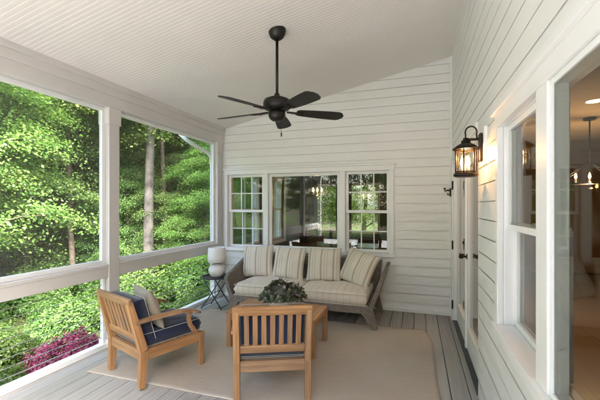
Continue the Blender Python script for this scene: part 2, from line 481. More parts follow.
# ------------------------------------------------------------------ mesh helpers
class MB:
    def __init__(self):
        self.v, self.f, self.uv, self.sm = [], [], [], []

    def face(self, pts, uvs=None, smooth=False):
        i = len(self.v)
        self.v += [tuple(p) for p in pts]
        self.f.append(list(range(i, i + len(pts))))
        self.uv += uvs if uvs else [(p[0], p[1]) for p in pts]
        self.sm.append(smooth)

    def hexa(self, c, axis=None, along=None):
        """8 corners: c[0..3] bottom ring, c[4..7] top ring"""
        i = len(self.v)
        c = [Vector(p) for p in c]
        self.v += [tuple(p) for p in c]
        ex = [(c[1] - c[0]).length, (c[3] - c[0]).length, (c[4] - c[0]).length]
        la = ex.index(max(ex))
        o1, o2 = random.random() * 50, random.random() * 50
        loc = []
        for k in range(8):
            a = (0, ex[0], ex[0], 0, 0, ex[0], ex[0], 0)[k]
            b = (0, 0, ex[1], ex[1], 0, 0, ex[1], ex[1])[k]
            d = 0 if k < 4 else ex[2]
            q = [a, b, d]
            u = q.pop(la)
            loc.append((u + o1, q[0] + q[1] + o2))
        for fc in ((0, 3, 2, 1), (4, 5, 6, 7), (0, 1, 5, 4), (1, 2, 6, 5), (2, 3, 7, 6), (3, 0, 4, 7)):
            self.f.append([i + k for k in fc])
            self.uv += [loc[k] for k in fc]
            self.sm.append(False)

    def box(self, x0, x1, y0, y1, z0, z1):
        x0, x1 = min(x0, x1), max(x0, x1)
        y0, y1 = min(y0, y1), max(y0, y1)
        z0, z1 = min(z0, z1), max(z0, z1)
        self.hexa([(x0, y0, z0), (x1, y0, z0), (x1, y1, z0), (x0, y1, z0), (x0, y0, z1), (x1, y0, z1), (x1, y1, z1), (x0, y1, z1)])

    def bar(self, p0, p1, w, h, up=(0, 0, 1), w1=None, h1=None):
        """rectangular bar from p0 to p1; w sideways, h along up"""
        p0, p1 = Vector(p0), Vector(p1)
        d = (p1 - p0).normalized()
        s = d.cross(Vector(up))
        if s.length < 1e-4:
            s = d.cross(Vector((1, 0, 0)))
        s.normalize()
        u = s.cross(d).normalized()
        w1 = w if w1 is None else w1
        h1 = h if h1 is None else h1
        a = [p0 + s * (w / 2 * i) + u * (h / 2 * j) for i, j in ((-1, -1), (1, -1), (1, 1), (-1, 1))]
        b = [p1 + s * (w1 / 2 * i) + u * (h1 / 2 * j) for i, j in ((-1, -1), (1, -1), (1, 1), (-1, 1))]
        self.hexa(a + b)

    def tube(self, pts, rad, seg=10, cap=True, closed=False):
        pts = [Vector(p) for p in pts]
        n = len(pts)
        if not hasattr(rad, '__len__'):
            rad = [rad] * n
        base = len(self.v)
        prev = None
        o = random.random() * 20
        ln = [0.0]
        for k in range(1, n):
            ln.append(ln[-1] + (pts[k] - pts[k - 1]).length)
        for k in range(n):
            if closed:
                d = pts[(k + 1) % n] - pts[k - 1]
            else:
                d = pts[min(k + 1, n - 1)] - pts[max(k - 1, 0)]
            d.normalize()
            if prev is None:
                a = d.cross(Vector((0, 0, 1)))
                if a.length < 0.05:
                    a = d.cross(Vector((1, 0, 0)))
            else:
                a = prev - d * prev.dot(d)
            a.normalize()
            prev = a
            b = d.cross(a)
            for s in range(seg):
                t = 2 * math.pi * s / seg
                self.v.append(tuple(pts[k] + (a * math.cos(t) + b * math.sin(t)) * rad[k]))
        rings = n if closed else n - 1
        for k in range(rings):
            k2 = (k + 1) % n
            for s in range(seg):
                s2 = (s + 1) % seg
                self.f.append([base + k * seg + s, base + k * seg + s2, base + k2 * seg + s2, base + k2 * seg + s])
                self.uv += [(ln[k] + o, s * .02), (ln[k] + o, s * .02 + .02), (ln[k] + o + .1, s * .02 + .02), (ln[k] + o + .1, s * .02)]
                self.sm.append(True)
        if cap and not closed:
            for k, rev in ((0, True), (n - 1, False)):
                idx = [base + k * seg + s for s in range(seg)]
                if not rev:
                    idx = idx
                else:
                    idx = idx[::-1]
                self.f.append(idx)
                self.uv += [(0, 0)] * seg
                self.sm.append(False)

    def lathe(self, prof, c=(0, 0, 0), seg=24, smooth=True):
        base = len(self.v)
        for r, z in prof:
            for s in range(seg):
                t = 2 * math.pi * s / seg
                self.v.append((c[0] + r * math.cos(t), c[1] + r * math.sin(t), c[2] + z))
        for k in range(len(prof) - 1):
            for s in range(seg):
                s2 = (s + 1) % seg
                self.f.append([base + k * seg + s, base + k * seg + s2, base + (k + 1) * seg + s2, base + (k + 1) * seg + s])
                self.uv += [(s / seg, k * .05), ((s + 1) / seg, k * .05), ((s + 1) / seg, k * .05 + .05), (s / seg, k * .05 + .05)]
                self.sm.append(smooth)
        for k, rev in ((0, True), (len(prof) - 1, False)):
            if prof[k][0] > 1e-5:
                idx = [base + k * seg + s for s in range(seg)]
                self.f.append(idx[::-1] if rev else idx)
                self.uv += [(0, 0)] * seg
                self.sm.append(False)

    def build(self, name, mat, parent=None, bevel=0.0, loc=None):
        me = bpy.data.meshes.new(name)
        me.from_pydata(self.v, [], self.f)
        ul = me.uv_layers.new(name='UVMap')
        ul.data.foreach_set('uv', np.array(self.uv, dtype=np.float32).ravel())
        me.polygons.foreach_set('use_smooth', np.array(self.sm, dtype=bool))
        me.materials.append(mat)
        me.update()
        o = bpy.data.objects.new(name, me)
        col.objects.link(o)
        if parent is not None:
            o.parent = parent
        if loc is not None:
            o.location = loc
        if bevel:
            b = o.modifiers.new('bevel', 'BEVEL')
            b.width = bevel
            b.segments = 2
            b.limit_method = 'ANGLE'
            b.angle_limit = R(40)
        return o


def tag(o, label=None, cat=None, group=None, kind=None):
    if label:
        o['label'] = label
    if cat:
        o['category'] = cat
    if group:
        o['group'] = group
    if kind:
        o['kind'] = kind
    return o


def empty(name, loc=(0, 0, 0), rz=0.0):
    o = bpy.data.objects.new(name, None)
    o.empty_display_size = 0.2
    o.location = loc
    o.rotation_euler = (0, 0, rz)
    col.objects.link(o)
    return o


def kids(o):
    return [c for c in bpy.data.objects if c.parent == o]


def copy_tree(o, parent=None):
    c = o.copy()
    col.objects.link(c)
    c.parent = parent
    for ch in kids(o):
        copy_tree(ch, c)
    return c


def grid_mesh(name, fn, nu, nv, mat, parent=None, smooth=True):
    """closed top+bottom cushion-like mesh from fn(u, v, side)"""
    vs, fs = [], []
    for side in (1, -1):
        b = len(vs)
        for i in range(nu + 1):
            for j in range(nv + 1):
                vs.append(tuple(fn(-1 + 2 * i / nu, -1 + 2 * j / nv, side)))
        for i in range(nu):
            for j in range(nv):
                q = [b + i * (nv + 1) + j, b + (i + 1) * (nv + 1) + j, b + (i + 1) * (nv + 1) + j + 1, b + i * (nv + 1) + j + 1]
                fs.append(q if side > 0 else q[::-1])
    me = bpy.data.meshes.new(name)
    me.from_pydata(vs, [], fs)
    import bmesh
    bm = bmesh.new()
    bm.from_mesh(me)
    bmesh.ops.remove_doubles(bm, verts=bm.verts, dist=1e-5)
    bm.to_mesh(me)
    bm.free()
    me.polygons.foreach_set('use_smooth', np.ones(len(me.polygons), dtype=bool))
    me.uv_layers.new(name='UVMap')
    me.materials.append(mat)
    o = bpy.data.objects.new(name, me)
    col.objects.link(o)
    if parent is not None:
        o.parent = parent
    return o


def pillow(name, w, h, t, mat, parent=None, seed=0, pinch=0.07, e=0.5, p=2.2, wr=0.012):
    """soft square pillow lying in its local xy plane"""
    def fn(u, v, s):
        d = max(0.0, (1 - abs(u) ** p) * (1 - abs(v) ** p)) ** e
        x = u * w / 2 * (1 - pinch * (1 - v * v) * abs(u))
        y = v * h / 2 * (1 - pinch * (1 - u * u) * abs(v))
        n = noise.noise(Vector((u * 1.7 + seed, v * 1.7, s * 3.1)))
        n2 = noise.noise(Vector((u * 4 + seed, v * 4, s * 5.7)))
        z = s * d * (t / 2 + n * wr + n2 * wr * 0.45)
        return x, y, z
    return grid_mesh(name, fn, 28, 28, mat, parent)


def pad(name, w, d, t, mat, parent=None, seed=0, crown=0.02, wr=0.006):
    """boxy seat cushion with a rounded edge, base at z 0"""
    def fn(u, v, s):
        e = 0.22
        k = max(0.0, (1 - abs(u) ** 14) * (1 - abs(v) ** 12)) ** e
        n = noise.noise(Vector((u * 2.3 + seed, v * 2.3, s * 3.1)))
        n2 = noise.noise(Vector((u * 9 + seed, v * 3, s * 2.1)))
        x = u * w / 2
        y = v * d / 2
        z = t / 2 + s * k * (t / 2 + (crown * (1 - u * u) * (1 - v * v) if s > 0 else 0) + (n * wr + n2 * wr * .7 if s > 0 else 0))
        return x, y, z
    return grid_mesh(name, fn, 40, 28, mat, parent)


def rect_loop(w, d, z, r=0.03, n=5):
    pts = []
    for cx, cy, a0 in ((w / 2 - r, d / 2 - r, 0), (-w / 2 + r, d / 2 - r, 90), (-w / 2 + r, -d / 2 + r, 180), (w / 2 - r, -d / 2 + r, 270)):
        for k in range(n + 1):
            a = R(a0 + 90 * k / n)
            pts.append((cx + r * math.cos(a), cy + r * math.sin(a), z))
    return pts


# ------------------------------------------------------------------ layout numbers
WX = 0.47          # inner plane of the house side wall
BY = 5.17          # plane of the back wall
PX = -3.065        # inner face of the posts
FY = -1.15         # open front end of the porch


def ceil_z(x):
    return 2.77 + 0.213 * (x + 3.1)


def ground_z(x, y):
    d = max(0.0, math.hypot(max(0, -x - 3.2), max(0.0, -y - 1.0) * 0.7) - 6.0)
    s = min(1.0, d / 18.0)
    z = -1.25 + 2.4 * s * s * (3 - 2 * s)
    return z + 0.12 * noise.noise(Vector((x * 0.3, y * 0.3, 1.7)))


# ================================================================== STRUCTURE: ground, deck
mb = MB()
n = 90
xs = [-60 + 120 * i / n for i in range(n + 1)]
vs, fs = [], []
for i in range(n + 1):
    for j in range(n + 1):
        a = -1 + 2 * i / n
        b = -1 + 2 * j / n
        x = math.copysign(abs(a) ** 2.2, a) * 220 - 8
        y = math.copysign(abs(b) ** 2.2, b) * 220 + 4
        vs.append((x, y, ground_z(x, y)))
for i in range(n):
    for j in range(n):
        q = i * (n + 1) + j
        fs.append((q, q + n + 1, q + n + 2, q + 1))
me = bpy.data.meshes.new('ground')
me.from_pydata(vs, [], fs)
me.polygons.foreach_set('use_smooth', np.ones(len(fs), dtype=bool))
me.materials.append(M['ground'])
g = bpy.data.objects.new('ground', me)
col.objects.link(g)
tag(g, kind='structure')

mb = MB()
x = -3.19
while x < WX + 0.02:
    x1 = min(x + 0.138, WX + 0.03)
    cut = random.uniform(0.2, 4.4)
    for y0, y1 in ((FY, cut - 0.002), (cut + 0.002, BY + 0.02)):
        mb.box(x, x1, y0, y1, -0.028, 0.0)
    x += 0.144
deck = mb.build('deck', M['deck'], bevel=0.003)
tag(deck, kind='structure')
mb = MB()
mb.box(-3.19, WX, FY, BY, -0.30, -0.045)  # near-black slab put in for the shade below the boards
mb.box(-3.17, -3.05, FY + .05, FY + .17, -1.6, -0.30)
mb.box(-3.17, -3.05, 2.0, 2.12, -1.6, -0.30)
o = mb.build('underdeck_shade_and_posts', M['underdeck_shade'])
tag(o, kind='structure')

mb = MB()
mb.box(-5.5, 9.0, -6.5, FY - .06, -1.6, -.16)
mb.box(-2.6, .4, FY - .4, FY - .061, -.16, -.08)
o = mb.build('patio', M['concrete'], bevel=.01)
tag(o, kind='structure')

# ================================================================== HOUSE
house = empty('house', (0, 0, 0))
tag(house, 'white clapboard house whose side wall and rear wall enclose the porch', 'house')


def wbox(mb, wall, a0, a1, z0, z1, d0, d1):
    """box on a wall: a along it, d outwards into the porch"""
    if wall == 'back':
        mb.box(a0, a1, BY - d0, BY - d1, z0, z1)
    else:
        mb.box(WX - d0, WX - d1, a0, a1, z0, z1)


def wpt(wall, a, z, d):
    return (a, BY - d, z) if wall == 'back' else (WX - d, a, z)


GR = 0.0075


def siding(wall, a0, a1, z0, z1, openings, expo=0.127):
    mb = MB()
    rnd = random.Random(3 if wall == 'back' else 4)
    z = z0
    while z < z1 - 1e-6:
        zt = min(z + expo, z1)
        cuts = {z, zt}
        for (b0, b1, c0, c1) in openings:
            for c in (c0, c1):
                if z < c < zt:
                    cuts.add(c)
        cuts = sorted(cuts)
        off = lambda h: -0.004 if h - z < GR - 1e-6 else 0.008 - 0.004 * (h - z) / expo
        cuts = sorted(set(cuts) | {z + GR})
        wob = rnd.uniform(-0.0008, 0.0008)
        joint = rnd.uniform(a0 + .3, a1 - .3)
        for za, zb in zip(cuts[:-1], cuts[1:]):
            segs = [(a0, a1)]
            for (b0, b1, c0, c1) in openings:
                if c0 < (za + zb) / 2 < c1:
                    new = []
                    for s0, s1 in segs:
                        if b1 <= s0 or b0 >= s1:
                            new.append((s0, s1))
                        else:
                            if b0 > s0:
                                new.append((s0, b0))
                            if b1 < s1:
                                new.append((b1, s1))
                    segs = new
            for s0, s1 in segs:
                parts = [(s0, s1)]
                if s0 < joint < s1 and wall != 'back' and rnd.random() < 0.75:
                    parts = [(s0, joint - .0012), (joint + .0012, s1)]
                for q0, q1 in parts:
                    mid_ = (za + zb) / 2
                    if mid_ - z < GR:
                        A = B = -0.0065
                    else:
                        A, B = 0.008 - 0.001 * (za - z) / expo + wob, 0.008 - 0.001 * (zb - z) / expo + wob
                    c = [wpt(wall, q0, za, A), wpt(wall, q1, za, A), wpt(wall, q1, zb, B), wpt(wall, q0, zb, B)]
                    mb.face(c)
                    # the butt edge under each course and its ends
                    if abs(za - z - GR) < 1e-6:
                        mb.face([wpt(wall, q0, za, -0.014), wpt(wall, q1, za, -0.014), wpt(wall, q1, za, A), wpt(wall, q0, za, A)])
                    for q in (q0, q1):
                        mb.face([wpt(wall, q, za, -0.016), wpt(wall, q, za, A), wpt(wall, q, zb, B), wpt(wall, q, zb, -0.016)])
        z = zt
    # sheathing behind the boards, cut round the openings
    zc = sorted({z0, z1} | {c for o_ in openings for c in o_[2:]})
    for za, zb in zip(zc[:-1], zc[1:]):
        segs = [(a0, a1)]
        for (b0, b1, c0, c1) in openings:
            if c0 < (za + zb) / 2 < c1:
                new = []
                for s0, s1 in segs:
                    if b1 <= s0 or b0 >= s1:
                        new.append((s0, s1))
                    else:
                        if b0 > s0:
                            new.append((s0, b0))
                        if b1 < s1:
                            new.append((b1, s1))
                segs = new
        for s0, s1 in segs:
            wbox(mb, wall, s0, s1, za, zb, -0.018, -0.14 if wall == 'back' else -0.08)
    return mb.build('siding', M['siding'], house)


W_BACK = (-3.037, -0.299, 0.76, 2.083)
W_SIDE = (-0.10, 2.29, 0.775, 2.02)
DOOR = (3.05, 4.96, 0.0, 2.09)
op = lambda t, m: (t[0] + m, t[1] - m, t[2] + m, t[3] - m)
siding('back', -3.2, WX, 0.0, 6.2, [op(W_BACK, 0.03)])
siding('side', -1.6, BY, 0.0, 6.2, [op(W_SIDE, 0.03), DOOR])

mb = MB()
mb.box(WX - 0.034, WX + .001, BY - 0.034, BY - .001, 0.0, ceil_z(WX))
mb.build('corner_trim', M['trim'], house, bevel=0.003)
mb = MB()
wbox(mb, 'back', -3.06, WX - .034, 0.0, 0.05, 0.0, 0.026)
mb.build('base_trim', M['trim'], house, bevel=0.003)


def window_unit(wall, unit, sashes, muntins, header=0.028):
    a0, a1, z0, z1 = unit
    cw = 0.062 if wall == 'back' else 0.05
    mb = MB()
    wbox(mb, wall, a0, a0 + cw, z0 + .05, z1 - .075, 0.001, 0.032)
    wbox(mb, wall, a1 - cw, a1, z0 + .05, z1 - .075, 0.001, 0.032)
    wbox(mb, wall, a0 - .01, a1 + .01, z1 - .075, z1, 0.001, 0.035)
    wbox(mb, wall, a0 - .03, a1 + .03, z1, z1 + header, 0.001, 0.055)
    wbox(mb, wall, a0 - .015, a1 + .015, z0, z0 + .05, -0.05, 0.052)
    for (b0, b1, k), (c0, c1, k2) in zip(sashes[:-1], sashes[1:]):
        wbox(mb, wall, b1, c0, z0 + .05, z1 - .075, -0.062 if wall == 'back' else -0.04, 0.030)
    # jamb liners
    jd = -0.145 if wall == 'back' else -0.085
    wbox(mb, wall, a0 + .03, sashes[0][0], z0 + .05, z1 - .075, jd, 0.0)
    wbox(mb, wall, sashes[-1][1], a1 - .03, z0 + .05, z1 - .075, jd, 0.0)
    wbox(mb, wall, a0 + .03, a1 - .03, z1 - .0755, z1 - .03, jd, -0.0005)
    wbox(mb, wall, a0 + .03, a1 - .03, z0 + .03, z0 + .0495, jd, -0.051)
    mb.build('window_casing', M['trim'], house, bevel=0.003)
    lo, hi = z0 + .052, z1 - .077
    for b0, b1, kind in sashes:
        fr = MB()
        panes = []
        mt = MB()
        if kind == 'fixed':
            s = 0.045 if wall == 'back' else 0.022
            D0, D1 = (-0.075, -0.025) if wall == 'back' else (-0.03, 0.022)
            b0_, b1_ = b0 + .001, b1 - .001
            wbox(fr, wall, b0_, b0_ + s, lo, hi, D0, D1)
            wbox(fr, wall, b1_ - s, b1_, lo, hi, D0, D1)
            wbox(fr, wall, b0_ + s, b1_ - s, lo, lo + s, D0, D1)
            wbox(fr, wall, b0_ + s, b1_ - s, hi - s, hi, D0, D1)
            panes.append((b0_ + s, b1_ - s, lo + s, hi - s, (D0 + D1) / 2 if wall == 'back' else 0.012))
        else:
            s = 0.04 if wall == 'back' else 0.03
            dd = 0.0 if wall == 'back' else 0.008
            mid = (lo + hi) / 2
            b0_, b1_ = b0 + .001, b1 - .001
            for (q0, q1, D0, D1) in ((mid - .018, hi, -0.062 + dd, -0.024 + dd), (lo, mid + .018, -0.102 + dd, -0.064 + dd)):
                wbox(fr, wall, b0_, b0_ + s, q0, q1, D0, D1)
                wbox(fr, wall, b1_ - s, b1_, q0, q1, D0, D1)
                wbox(fr, wall, b0_ + s, b1_ - s, q0, q0 + s, D0, D1)
                wbox(fr, wall, b0_ + s, b1_ - s, q1 - s, q1, D0, D1)
                pd = (D0 + D1) / 2
                g0, g1, h0, h1 = b0_ + s, b1_ - s, q0 + s, q1 - s
                panes.append((g0, g1, h0, h1, pd))
                if muntins:
                    for k in (1, 2):
                        c = g0 + (g1 - g0) * k / 3
                        wbox(mt, wall, c - .008, c + .008, h0, h1, pd + .003, pd + .014)
                    c = (h0 + h1) / 2
                    wbox(mt, wall, g0, g1, c - .008, c + .008, pd + .003, pd + .0125)
            wbox(mt, wall, (b0 + b1) / 2 - .03, (b0 + b1) / 2 + .03, mid + .019, mid + .03, -0.1 + dd, -0.065 + dd)
        w = fr.build('window', M['vinyl'], house, bevel=0.002)
        for (g0, g1, h0, h1, pd) in panes:
            p = MB()
            wbox(p, wall, g0, g1, h0, h1, pd - .003, pd + .003)
            p.build('pane', M['glass'] if wall == 'back' else M['side_glass'], w)
        if mt.v:
            mt.build('muntin_grid' if muntins else 'sash_lock', M['vinyl'], w)


window_unit('back', W_BACK, [(-2.975, -2.33, 'hung'), (-2.245, -1.085, 'fixed'), (-1.00, -0.361, 'hung')], True)
window_unit('side', W_SIDE, [(-0.038, 1.452, 'fixed'), (1.575, 2.237, 'hung')], False, header=0.035)

# french doors, set back in the side wall
mb = MB()
wbox(mb, 'side', 4.90, 4.96, 0, 2.03, -0.13, 0.012)
wbox(mb, 'side', 3.051, 3.085, 0, 2.03, -0.13, -0.012)
wbox(mb, 'side', 3.051, 4.96, 2.03, 2.089, -0.13, 0.012)
wbox(mb, 'side', 4.961, 5.10, 0, 2.16, 0.001, 0.026)
wbox(mb, 'side', 3.06, 4.96, 2.091, 2.16, 0.001, 0.026)
mb.build('door_frame', M['trim'], house, bevel=0.003)
mb = MB()
wbox(mb, 'side', 3.055, 4.93, 0.001, 0.022, -0.13, 0.014)
mb.build('door_threshold', M['charcoal'], house, bevel=0.004)
for (y0, y1) in ((3.09, 3.985), (3.99, 4.895)):
    fr = MB()
    st = 0.105
    D0, D1 = -0.072, -0.028
    wbox(fr, 'side', y0, y0 + st, 0.026, 2.025, D0, D1)
    wbox(fr, 'side', y1 - st, y1, 0.026, 2.025, D0, D1)
    wbox(fr, 'side', y0 + st, y1 - st, 0.026, 0.25, D0, D1)
    wbox(fr, 'side', y0 + st, y1 - st, 1.91, 2.025, D0, D1)
    for q0, q1, r0, r1 in ((y0 + st, y1 - st, .25, .268), (y0 + st, y1 - st, 1.892, 1.91), (y0 + st, y0 + st + .018, .268, 1.892), (y1 - st - .018, y1 - st, .268, 1.892)):
        wbox(fr, 'side', q0, q1, r0, r1, -0.068, -0.022)
    if y0 < 3.5:
        wbox(fr, 'side', y1 - .03, y1 + .03, 0.03, 2.02, -0.0275, -0.012)
    d = fr.build('door', M['trim'], house, bevel=0.003)
    d['label'] = 'full glass french door leaf with lever and deadbolt' if y0 > 3.5 else 'full glass french door leaf beside the lantern'
    p = MB()
    wbox(p, 'side', y0 + st + .018, y1 - st - .018, .268, 1.892, -0.051, -0.045)
    p.build('pane', M['glass'], d)
    hy = y0 + .05 if y0 > 3.5 else y1 - .075
    h = MB()
    c = wpt('side', hy, .98, 0)
    x0 = WX + 0.028
    h.tube([(x0, hy, .98), (x0 - .012, hy, .98)], .028, 16)
    h.tube([(x0 - .01, hy, .98), (x0 - .05, hy, .98)], .011, 10)
    if y0 > 3.5:
        h.tube([(x0 - .05, hy - .008, .98), (x0 - .052, hy + .06, .982), (x0 - .048, hy + .12, .976)], [.011, .009, .007], 8)
    else:
        h.lathe([(0.0, -.024), (.018, -.018), (.026, 0), (.018, .018), (0, .024)], (x0 - .06, hy, .98), 14)
    h.build('lever_handle' if y0 > 3.5 else 'door_knob', M['lantern'], d)
    if y0 > 3.5:
        h = MB()
        h.box(x0 - .02, x0, hy - .03, hy + .03, 1.07, 1.15)
        h.tube([(x0 - .02, hy, 1.11), (x0 - .032, hy, 1.11)], .016, 12)
        h.build('deadbolt', M['black'], d, bevel=.004)
        for hz in (.22, .99, 1.76):
            h = MB()
            h.tube([(WX - .022, 4.915, hz - .055), (WX - .022, 4.915, hz + .055)], .011, 10)
            h.box(WX - .018, WX - .013, 4.905, 4.945, hz - .05, hz + .05)
            h.build('hinge', M['black'], d)

# white block behind the lantern
mb = MB()
wbox(mb, 'side', 2.68, 2.82, 1.785, 2.05, 0.0, 0.028)
mb.build('mounting_block', M['trim'], house, bevel=0.004)

# rooms seen through the panes (walls face inwards)
RX0, RX1, RY1 = -3.10, 6.2, 9.4


def wall_with_holes(mb, axis, pos, a0, a1, z0, z1, holes, th=0.12):
    zc = sorted({z0, z1} | {c for h in holes for c in h[2:]})
    for za, zb in zip(zc[:-1], zc[1:]):
        segs = [(a0, a1)]
        for b0, b1, c0, c1 in holes:
            if c0 < (za + zb) / 2 < c1:
                segs = [s for s0, s1 in segs for s in ((s0, min(s1, b0)), (max(s0, b1), s1)) if s[1] - s[0] > 1e-5]
        for s0, s1 in segs:
            if axis == 'x':
                mb.box(pos, pos + th, s0, s1, za, zb)
            else:
                mb.box(s0, s1, pos, pos + th, za, zb)


LWIN = [(5.50, 6.75, .70, 2.12), (7.25, 8.05, .70, 2.12)]
FWIN = [(-2.75, -0.9, .75, 2.1)]
mb = MB()
wall_with_holes(mb, 'x', RX0 - .1, BY + .142, RY1, 0, 2.7, LWIN)
wall_with_holes(mb, 'y', RY1, RX0 - .1, .3, 0, 2.7, FWIN)
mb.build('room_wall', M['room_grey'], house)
mb = MB()
mb.box(.301, RX1, RY1, RY1 + .12, 0, 2.7)
mb.box(RX1, RX1 + .12, -1.45, RY1, 0, 2.7)
mb.box(WX + .15, RX1, -1.57, -1.45, 0, 2.7)
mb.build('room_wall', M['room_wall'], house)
mb = MB()
mb.box(RX0, RX1, BY + .142, RY1, -.14, -.02)
mb.box(WX + .142, RX1, -1.45, BY + .141, -.14, -.02)
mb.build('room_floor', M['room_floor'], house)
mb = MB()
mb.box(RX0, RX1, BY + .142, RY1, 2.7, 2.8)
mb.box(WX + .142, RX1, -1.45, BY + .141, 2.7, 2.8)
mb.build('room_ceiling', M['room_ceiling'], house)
# outer shell; its unseen upper storey is added to block the sun
mb = MB()
mb.box(-3.32, -3.205, BY - .01, RY1 + .12, 2.1201, 6.2)
for y0, y1 in ((BY - .01, 5.50), (6.75, 7.25), (8.05, RY1 + .12)):
    mb.box(-3.32, -3.205, y0, y1, -1.6, 2.12)
for y0, y1 in ((5.50, 6.75), (7.25, 8.05)):
    mb.box(-3.32, -3.205, y0, y1, -1.6, .70)
mb.box(-3.32, 7.0, RY1 + .13, RY1 + .2, 2.101, 6.2)
for x0, x1 in ((-3.32, -2.75), (-.9, 7.0)):
    mb.box(x0, x1, RY1 + .13, RY1 + .2, -1.6, 2.1)
mb.box(-2.75, -.9, RY1 + .13, RY1 + .2, -1.6, .75)
mb.box(6.9, 7.0, -1.6, RY1 + .13, -1.6, 6.2)
mb.box(WX + .03, 6.9, -1.72, -1.61, -1.6, 6.2)
mb.box(WX + .01, WX + .15, -1.6, BY, -1.6, -.31)
mb.build('outer_wall', M['siding'], house)
mb = MB()
mb.hexa([(-3.7, BY - .3, 6.2), (7.4, BY - .3, 6.2), (7.4, RY1 + .7, 6.2), (-3.7, RY1 + .7, 6.2), (-3.7, 7.2, 7.9), (7.4, 7.2, 7.9), (7.4, 7.4, 7.9), (-3.7, 7.4, 7.9)])
mb.hexa([(WX - .3, -2.0, 6.21), (7.4, -2.0, 6.21), (7.4, BY - .31, 6.21), (WX - .3, BY - .31, 6.21), (3.8, -2.0, 7.7), (4.0, -2.0, 7.7), (4.0, BY - .31, 7.7), (3.8, BY - .31, 7.7)])
mb.build('roof', M['roof'], house)  # unseen, tops the storey added to block the sun
for y0, y1, z0, z1 in LWIN:
    fr = MB()
    X = RX0 - .06
    zm = (z0 + z1) / 2
    for q0, q1, r0, r1 in ((y0, y0 + .05, z0, z1), (y1 - .05, y1, z0, z1), (y0 + .05, y1 - .05, z0, z0 + .05), (y0 + .05, y1 - .05, z1 - .05, z1), (y0 + .05, y1 - .05, zm - .025, zm + .025), ((y0 + y1) / 2 - .01, (y0 + y1) / 2 + .01, z0 + .05, zm - .025), ((y0 + y1) / 2 - .01, (y0 + y1) / 2 + .01, zm + .025, z1 - .05)):
        fr.box(X - .02, X + .02, q0, q1, r0, r1)
    for q0, q1, r0, r1 in ((y0 - .08, y0, z0 - .08, z1 + .08), (y1, y1 + .08, z0 - .08, z1 + .08), (y0, y1, z0 - .08, z0), (y0, y1, z1, z1 + .08)):
        fr.box(RX0 + .021, RX0 + .04, q0, q1, r0, r1)
    w = fr.build('window', M['vinyl'], house)
    p = MB()
    p.box(X - .026, X - .022, y0 + .05, y1 - .05, z0 + .05, z1 - .05)
    p.build('pane', M['glass'], w)
fr = MB()
for x0, x1, z0, z1 in ((-2.75, -2.69, .75, 2.1), (-.96, -.9, .75, 2.1), (-2.69, -.96, .75, .81), (-2.69, -.96, 2.04, 2.1), (-1.86, -1.79, .81, 2.04)):
    fr.box(x0, x1, RY1 + .03, RY1 + .07, z0, z1)
w = fr.build('window', M['vinyl'], house)
p = MB()
p.box(-2.69, -.96, RY1 + .08, RY1 + .085, .81, 2.04)
p.build('pane', M['glass'], w)

# ================================================================== PORCH
porch = empty('screened_porch', (0, 0, 0))
tag(porch, 'off white porch frame with sloped beadboard ceiling, square posts and cable railings', 'porch')

# beadboard ceiling: grooves run up the slope
mb = MB()
prof = []
y = FY - .12
while y < BY - .001:
    prof += [(y, 0.0), (y + .0035, 0.0016), (y + .007, 0.0), (y + .0095, 0.001), (y + .012, 0.0)]
    y += 0.042
prof.append((BY - .001, 0.0))
Xa, Xb = -3.2, WX
for (ya, da), (yb, db) in zip(prof[:-1], prof[1:]):
    xm = Xa
    mb.face([(Xa, ya, ceil_z(Xa) + da), (Xa, yb, ceil_z(Xa) + db), (Xb, yb, ceil_z(Xb) + db), (Xb, ya, ceil_z(Xb) + da)])
mb.build('ceiling', M['ceiling'], porch)
mb = MB()
mb.hexa([(-3.42, FY - .12, ceil_z(-3.42) + .03), (WX, FY - .12, ceil_z(WX) + .03), (WX, BY - .03, ceil_z(WX) + .03), (-3.42, BY - .03, ceil_z(-3.42) + .03),
         (-3.42, FY - .12, ceil_z(-3.42) + .2), (WX, FY - .12, ceil_z(WX) + .2), (WX, BY - .03, ceil_z(WX) + .2), (-3.42, BY - .03, ceil_z(-3.42) + .2)])
mb.build('roof', M['roof'], porch)
mb = MB()
mb.box(-3.19, -3.045, FY, BY - .021, 2.535, 2.655)
mb.box(-3.20, -3.03, FY, BY - .021, 2.655, 2.735)
mb.box(-3.21, -3.012, FY, BY - .021, 2.735, 2.80)
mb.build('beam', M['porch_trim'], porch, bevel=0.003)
mb = MB()
mb.box(-3.0, WX - .03, FY, FY + .14, 2.535, 2.8)
mb.build('beam', M['porch_trim'], porch, bevel=0.003)

